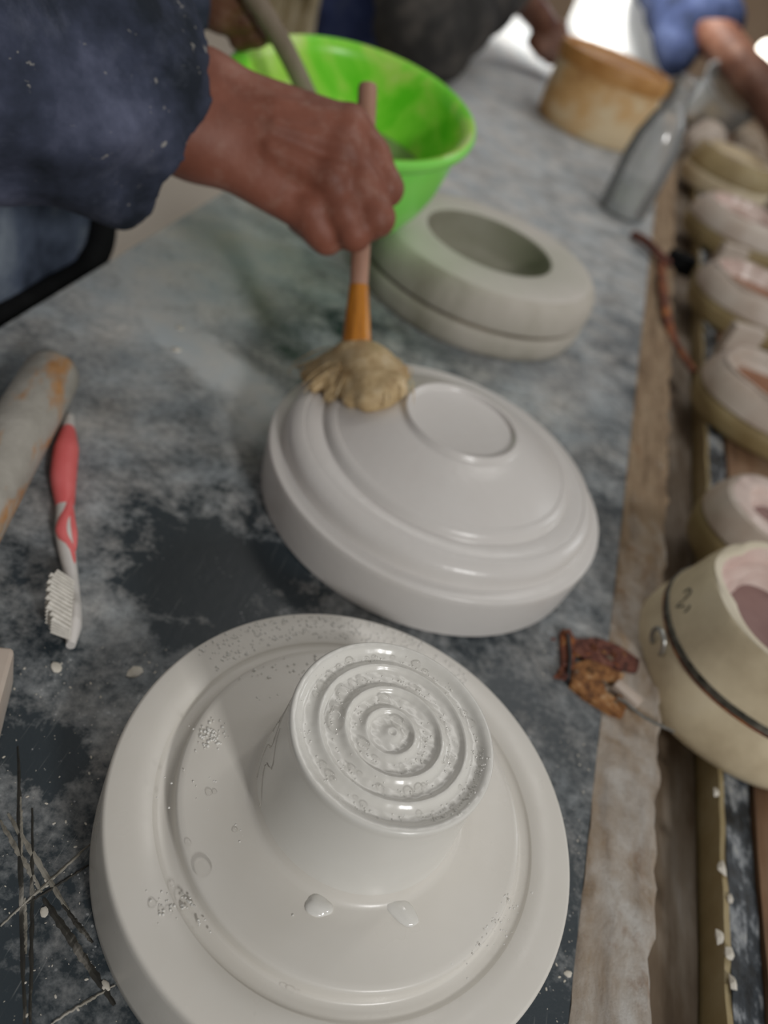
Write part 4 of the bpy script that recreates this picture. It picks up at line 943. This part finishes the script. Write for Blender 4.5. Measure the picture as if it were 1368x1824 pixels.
cw = figure('person in charcoal top and blue jeans leaning over the table, hand on rusty tin',
       [('sleeve', char_fn, lo, hi, .010, M['charcoal'], None), ('arm', char_hand, lo2, hi2, .006, M['skin_dark'], 'bare hand on the tin'), ('trousers', jeans_fn, (-.66, 1.80, -.76), (-.30, 2.34, .26), .012, M['jeans'], None)], (-.46, 2.05, -.75))
head_parts((-.31, 1.86, .82), (.6, -.3, -.6), M['skin_dark'], M['hair'], cw)
# navy worker on the right, bare forearm reaching to the moulds
n0, n1, n2 = A(1205, -60, 2.1), A(1200, 105, 2.0), A(1275, 35, 1.98)
def navy_fn(P):
    d = cone_d(P, A(1290, -230, 2.15), n0, .14, .10); d = smin(d, cone_d(P, n0, n1, .10, .044), .05); d = smin(d, cone_d(P, n0, n2, .10, .070), .06); d = smin(d, cone_d(P, (.92, 2.45, .0), (.86, 2.45, .46), .15, .16), .05); d = smin(d, cone_d(P, (.72, 2.42, .54), A(1290, -230, 2.15), .09, .12), .06); d = smin(d, cone_d(P, (.86, 2.45, .6), (.84, 2.44, .70), .08, .06), .05)
    return d + wrinkle(P, 36, .004)
def fore_fn(P):
    d = cone_d(P, A(1262, 50, 1.985), A(1340, 140, 1.9), .052, .044)
    d = smin(d, cone_d(P, A(1340, 140, 1.9), A(1400, 235, 1.82), .044, .034), .02)
    for k in range(4): d = smin(d, chain(P, [(A(1400 + 10 * k, 235 - 8 * k, 1.82), .022), (A(1385 + 14 * k, 290 - 6 * k, 1.80), .013), (A(1370 + 14 * k, 318 - 6 * k, 1.79), .010)], .006), .008)
    return d
lo, hi = bounds([A(1290, -230, 2.15), n0, n1, n2, (.92, 2.45, .02), (.84, 2.45, .62)], .18); lo2, hi2 = bounds([A(1262, 50, 1.985), A(1430, 330, 1.8), A(1340, 140, 1.9)], .07)
def trousers_fn(P):
    d = cone_d(P, (.93, 2.35, -.70), (.93, 2.38, -.05), .075, .10); d = smin(d, cone_d(P, (.93, 2.55, -.70), (.93, 2.52, -.05), .075, .10), .03)
    return smin(d, cone_d(P, (.93, 2.45, -.05), (.92, 2.45, .05), .13, .14), .04)
nw = figure('person in a navy sleeve reaching a bare forearm over the row of moulds', [('sleeve', navy_fn, lo, hi, .010, M['navy'], None), ('arm', fore_fn, lo2, hi2, .008, M['skin_dark'], 'bare forearm'), ('trousers', trousers_fn, (.74, 2.2, -.76), (1.12, 2.7, .24), .012, M['charcoal'], None)], (.93, 2.45, -.75))
head_parts((.80, 2.42, .84), (-.8, -.3, -.4), M['skin_dark'], M['hair'], nw)
# cream cloth hanging behind the basin
bm = bmesh.new(); cpos = A(522, 10, 2.4); g = []
for i in range(41):
    row_ = []
    for j in range(13):
        u_, v_ = i / 40, j / 12
        row_.append(bm.verts.new((cpos[0] - .085 + .17 * u_, cpos[1] + .03 * math.sin(u_ * 20) * (.6 + .4 * v_) + .01 * math.sin(v_ * 5), cpos[2] - .12 + .6 * v_)))
    g.append(row_)
for i in range(40):
    for j in range(12): bm.faces.new((g[i][j], g[i + 1][j], g[i + 1][j + 1], g[i][j + 1]))
ext = bmesh.ops.solidify(bm, geom=bm.faces[:], thickness=.004)
o = frombm('hanging_cloth', bm, M['cream_cloth'], sharp=None); tag(o, 'cream cloth hanging in folds beyond the green basin', 'cloth')
lb = thing('hanging_lamp', 'small round lit lamp hanging at the far right edge', 'lamp', tuple(A(1366, 92, 3.2)))
frombm('bulb', lathe([(.0, -.045), (.02, -.04), (.038, -.022), (.044, 0), (.038, .022), (.02, .04), (0, .045)], 24), M['lamp'], lb)
frombm('lamp_holder', lathe([(0, .04), (.022, .04), (.024, .045), (.024, .09), (0, .09)], 20), M['steel_dark'], lb)
frombm('cord', tube([(0, 0, .088), (0, 0, .8), (0, 0, 1.6)], .004, 8), M['steel_dark'], lb)
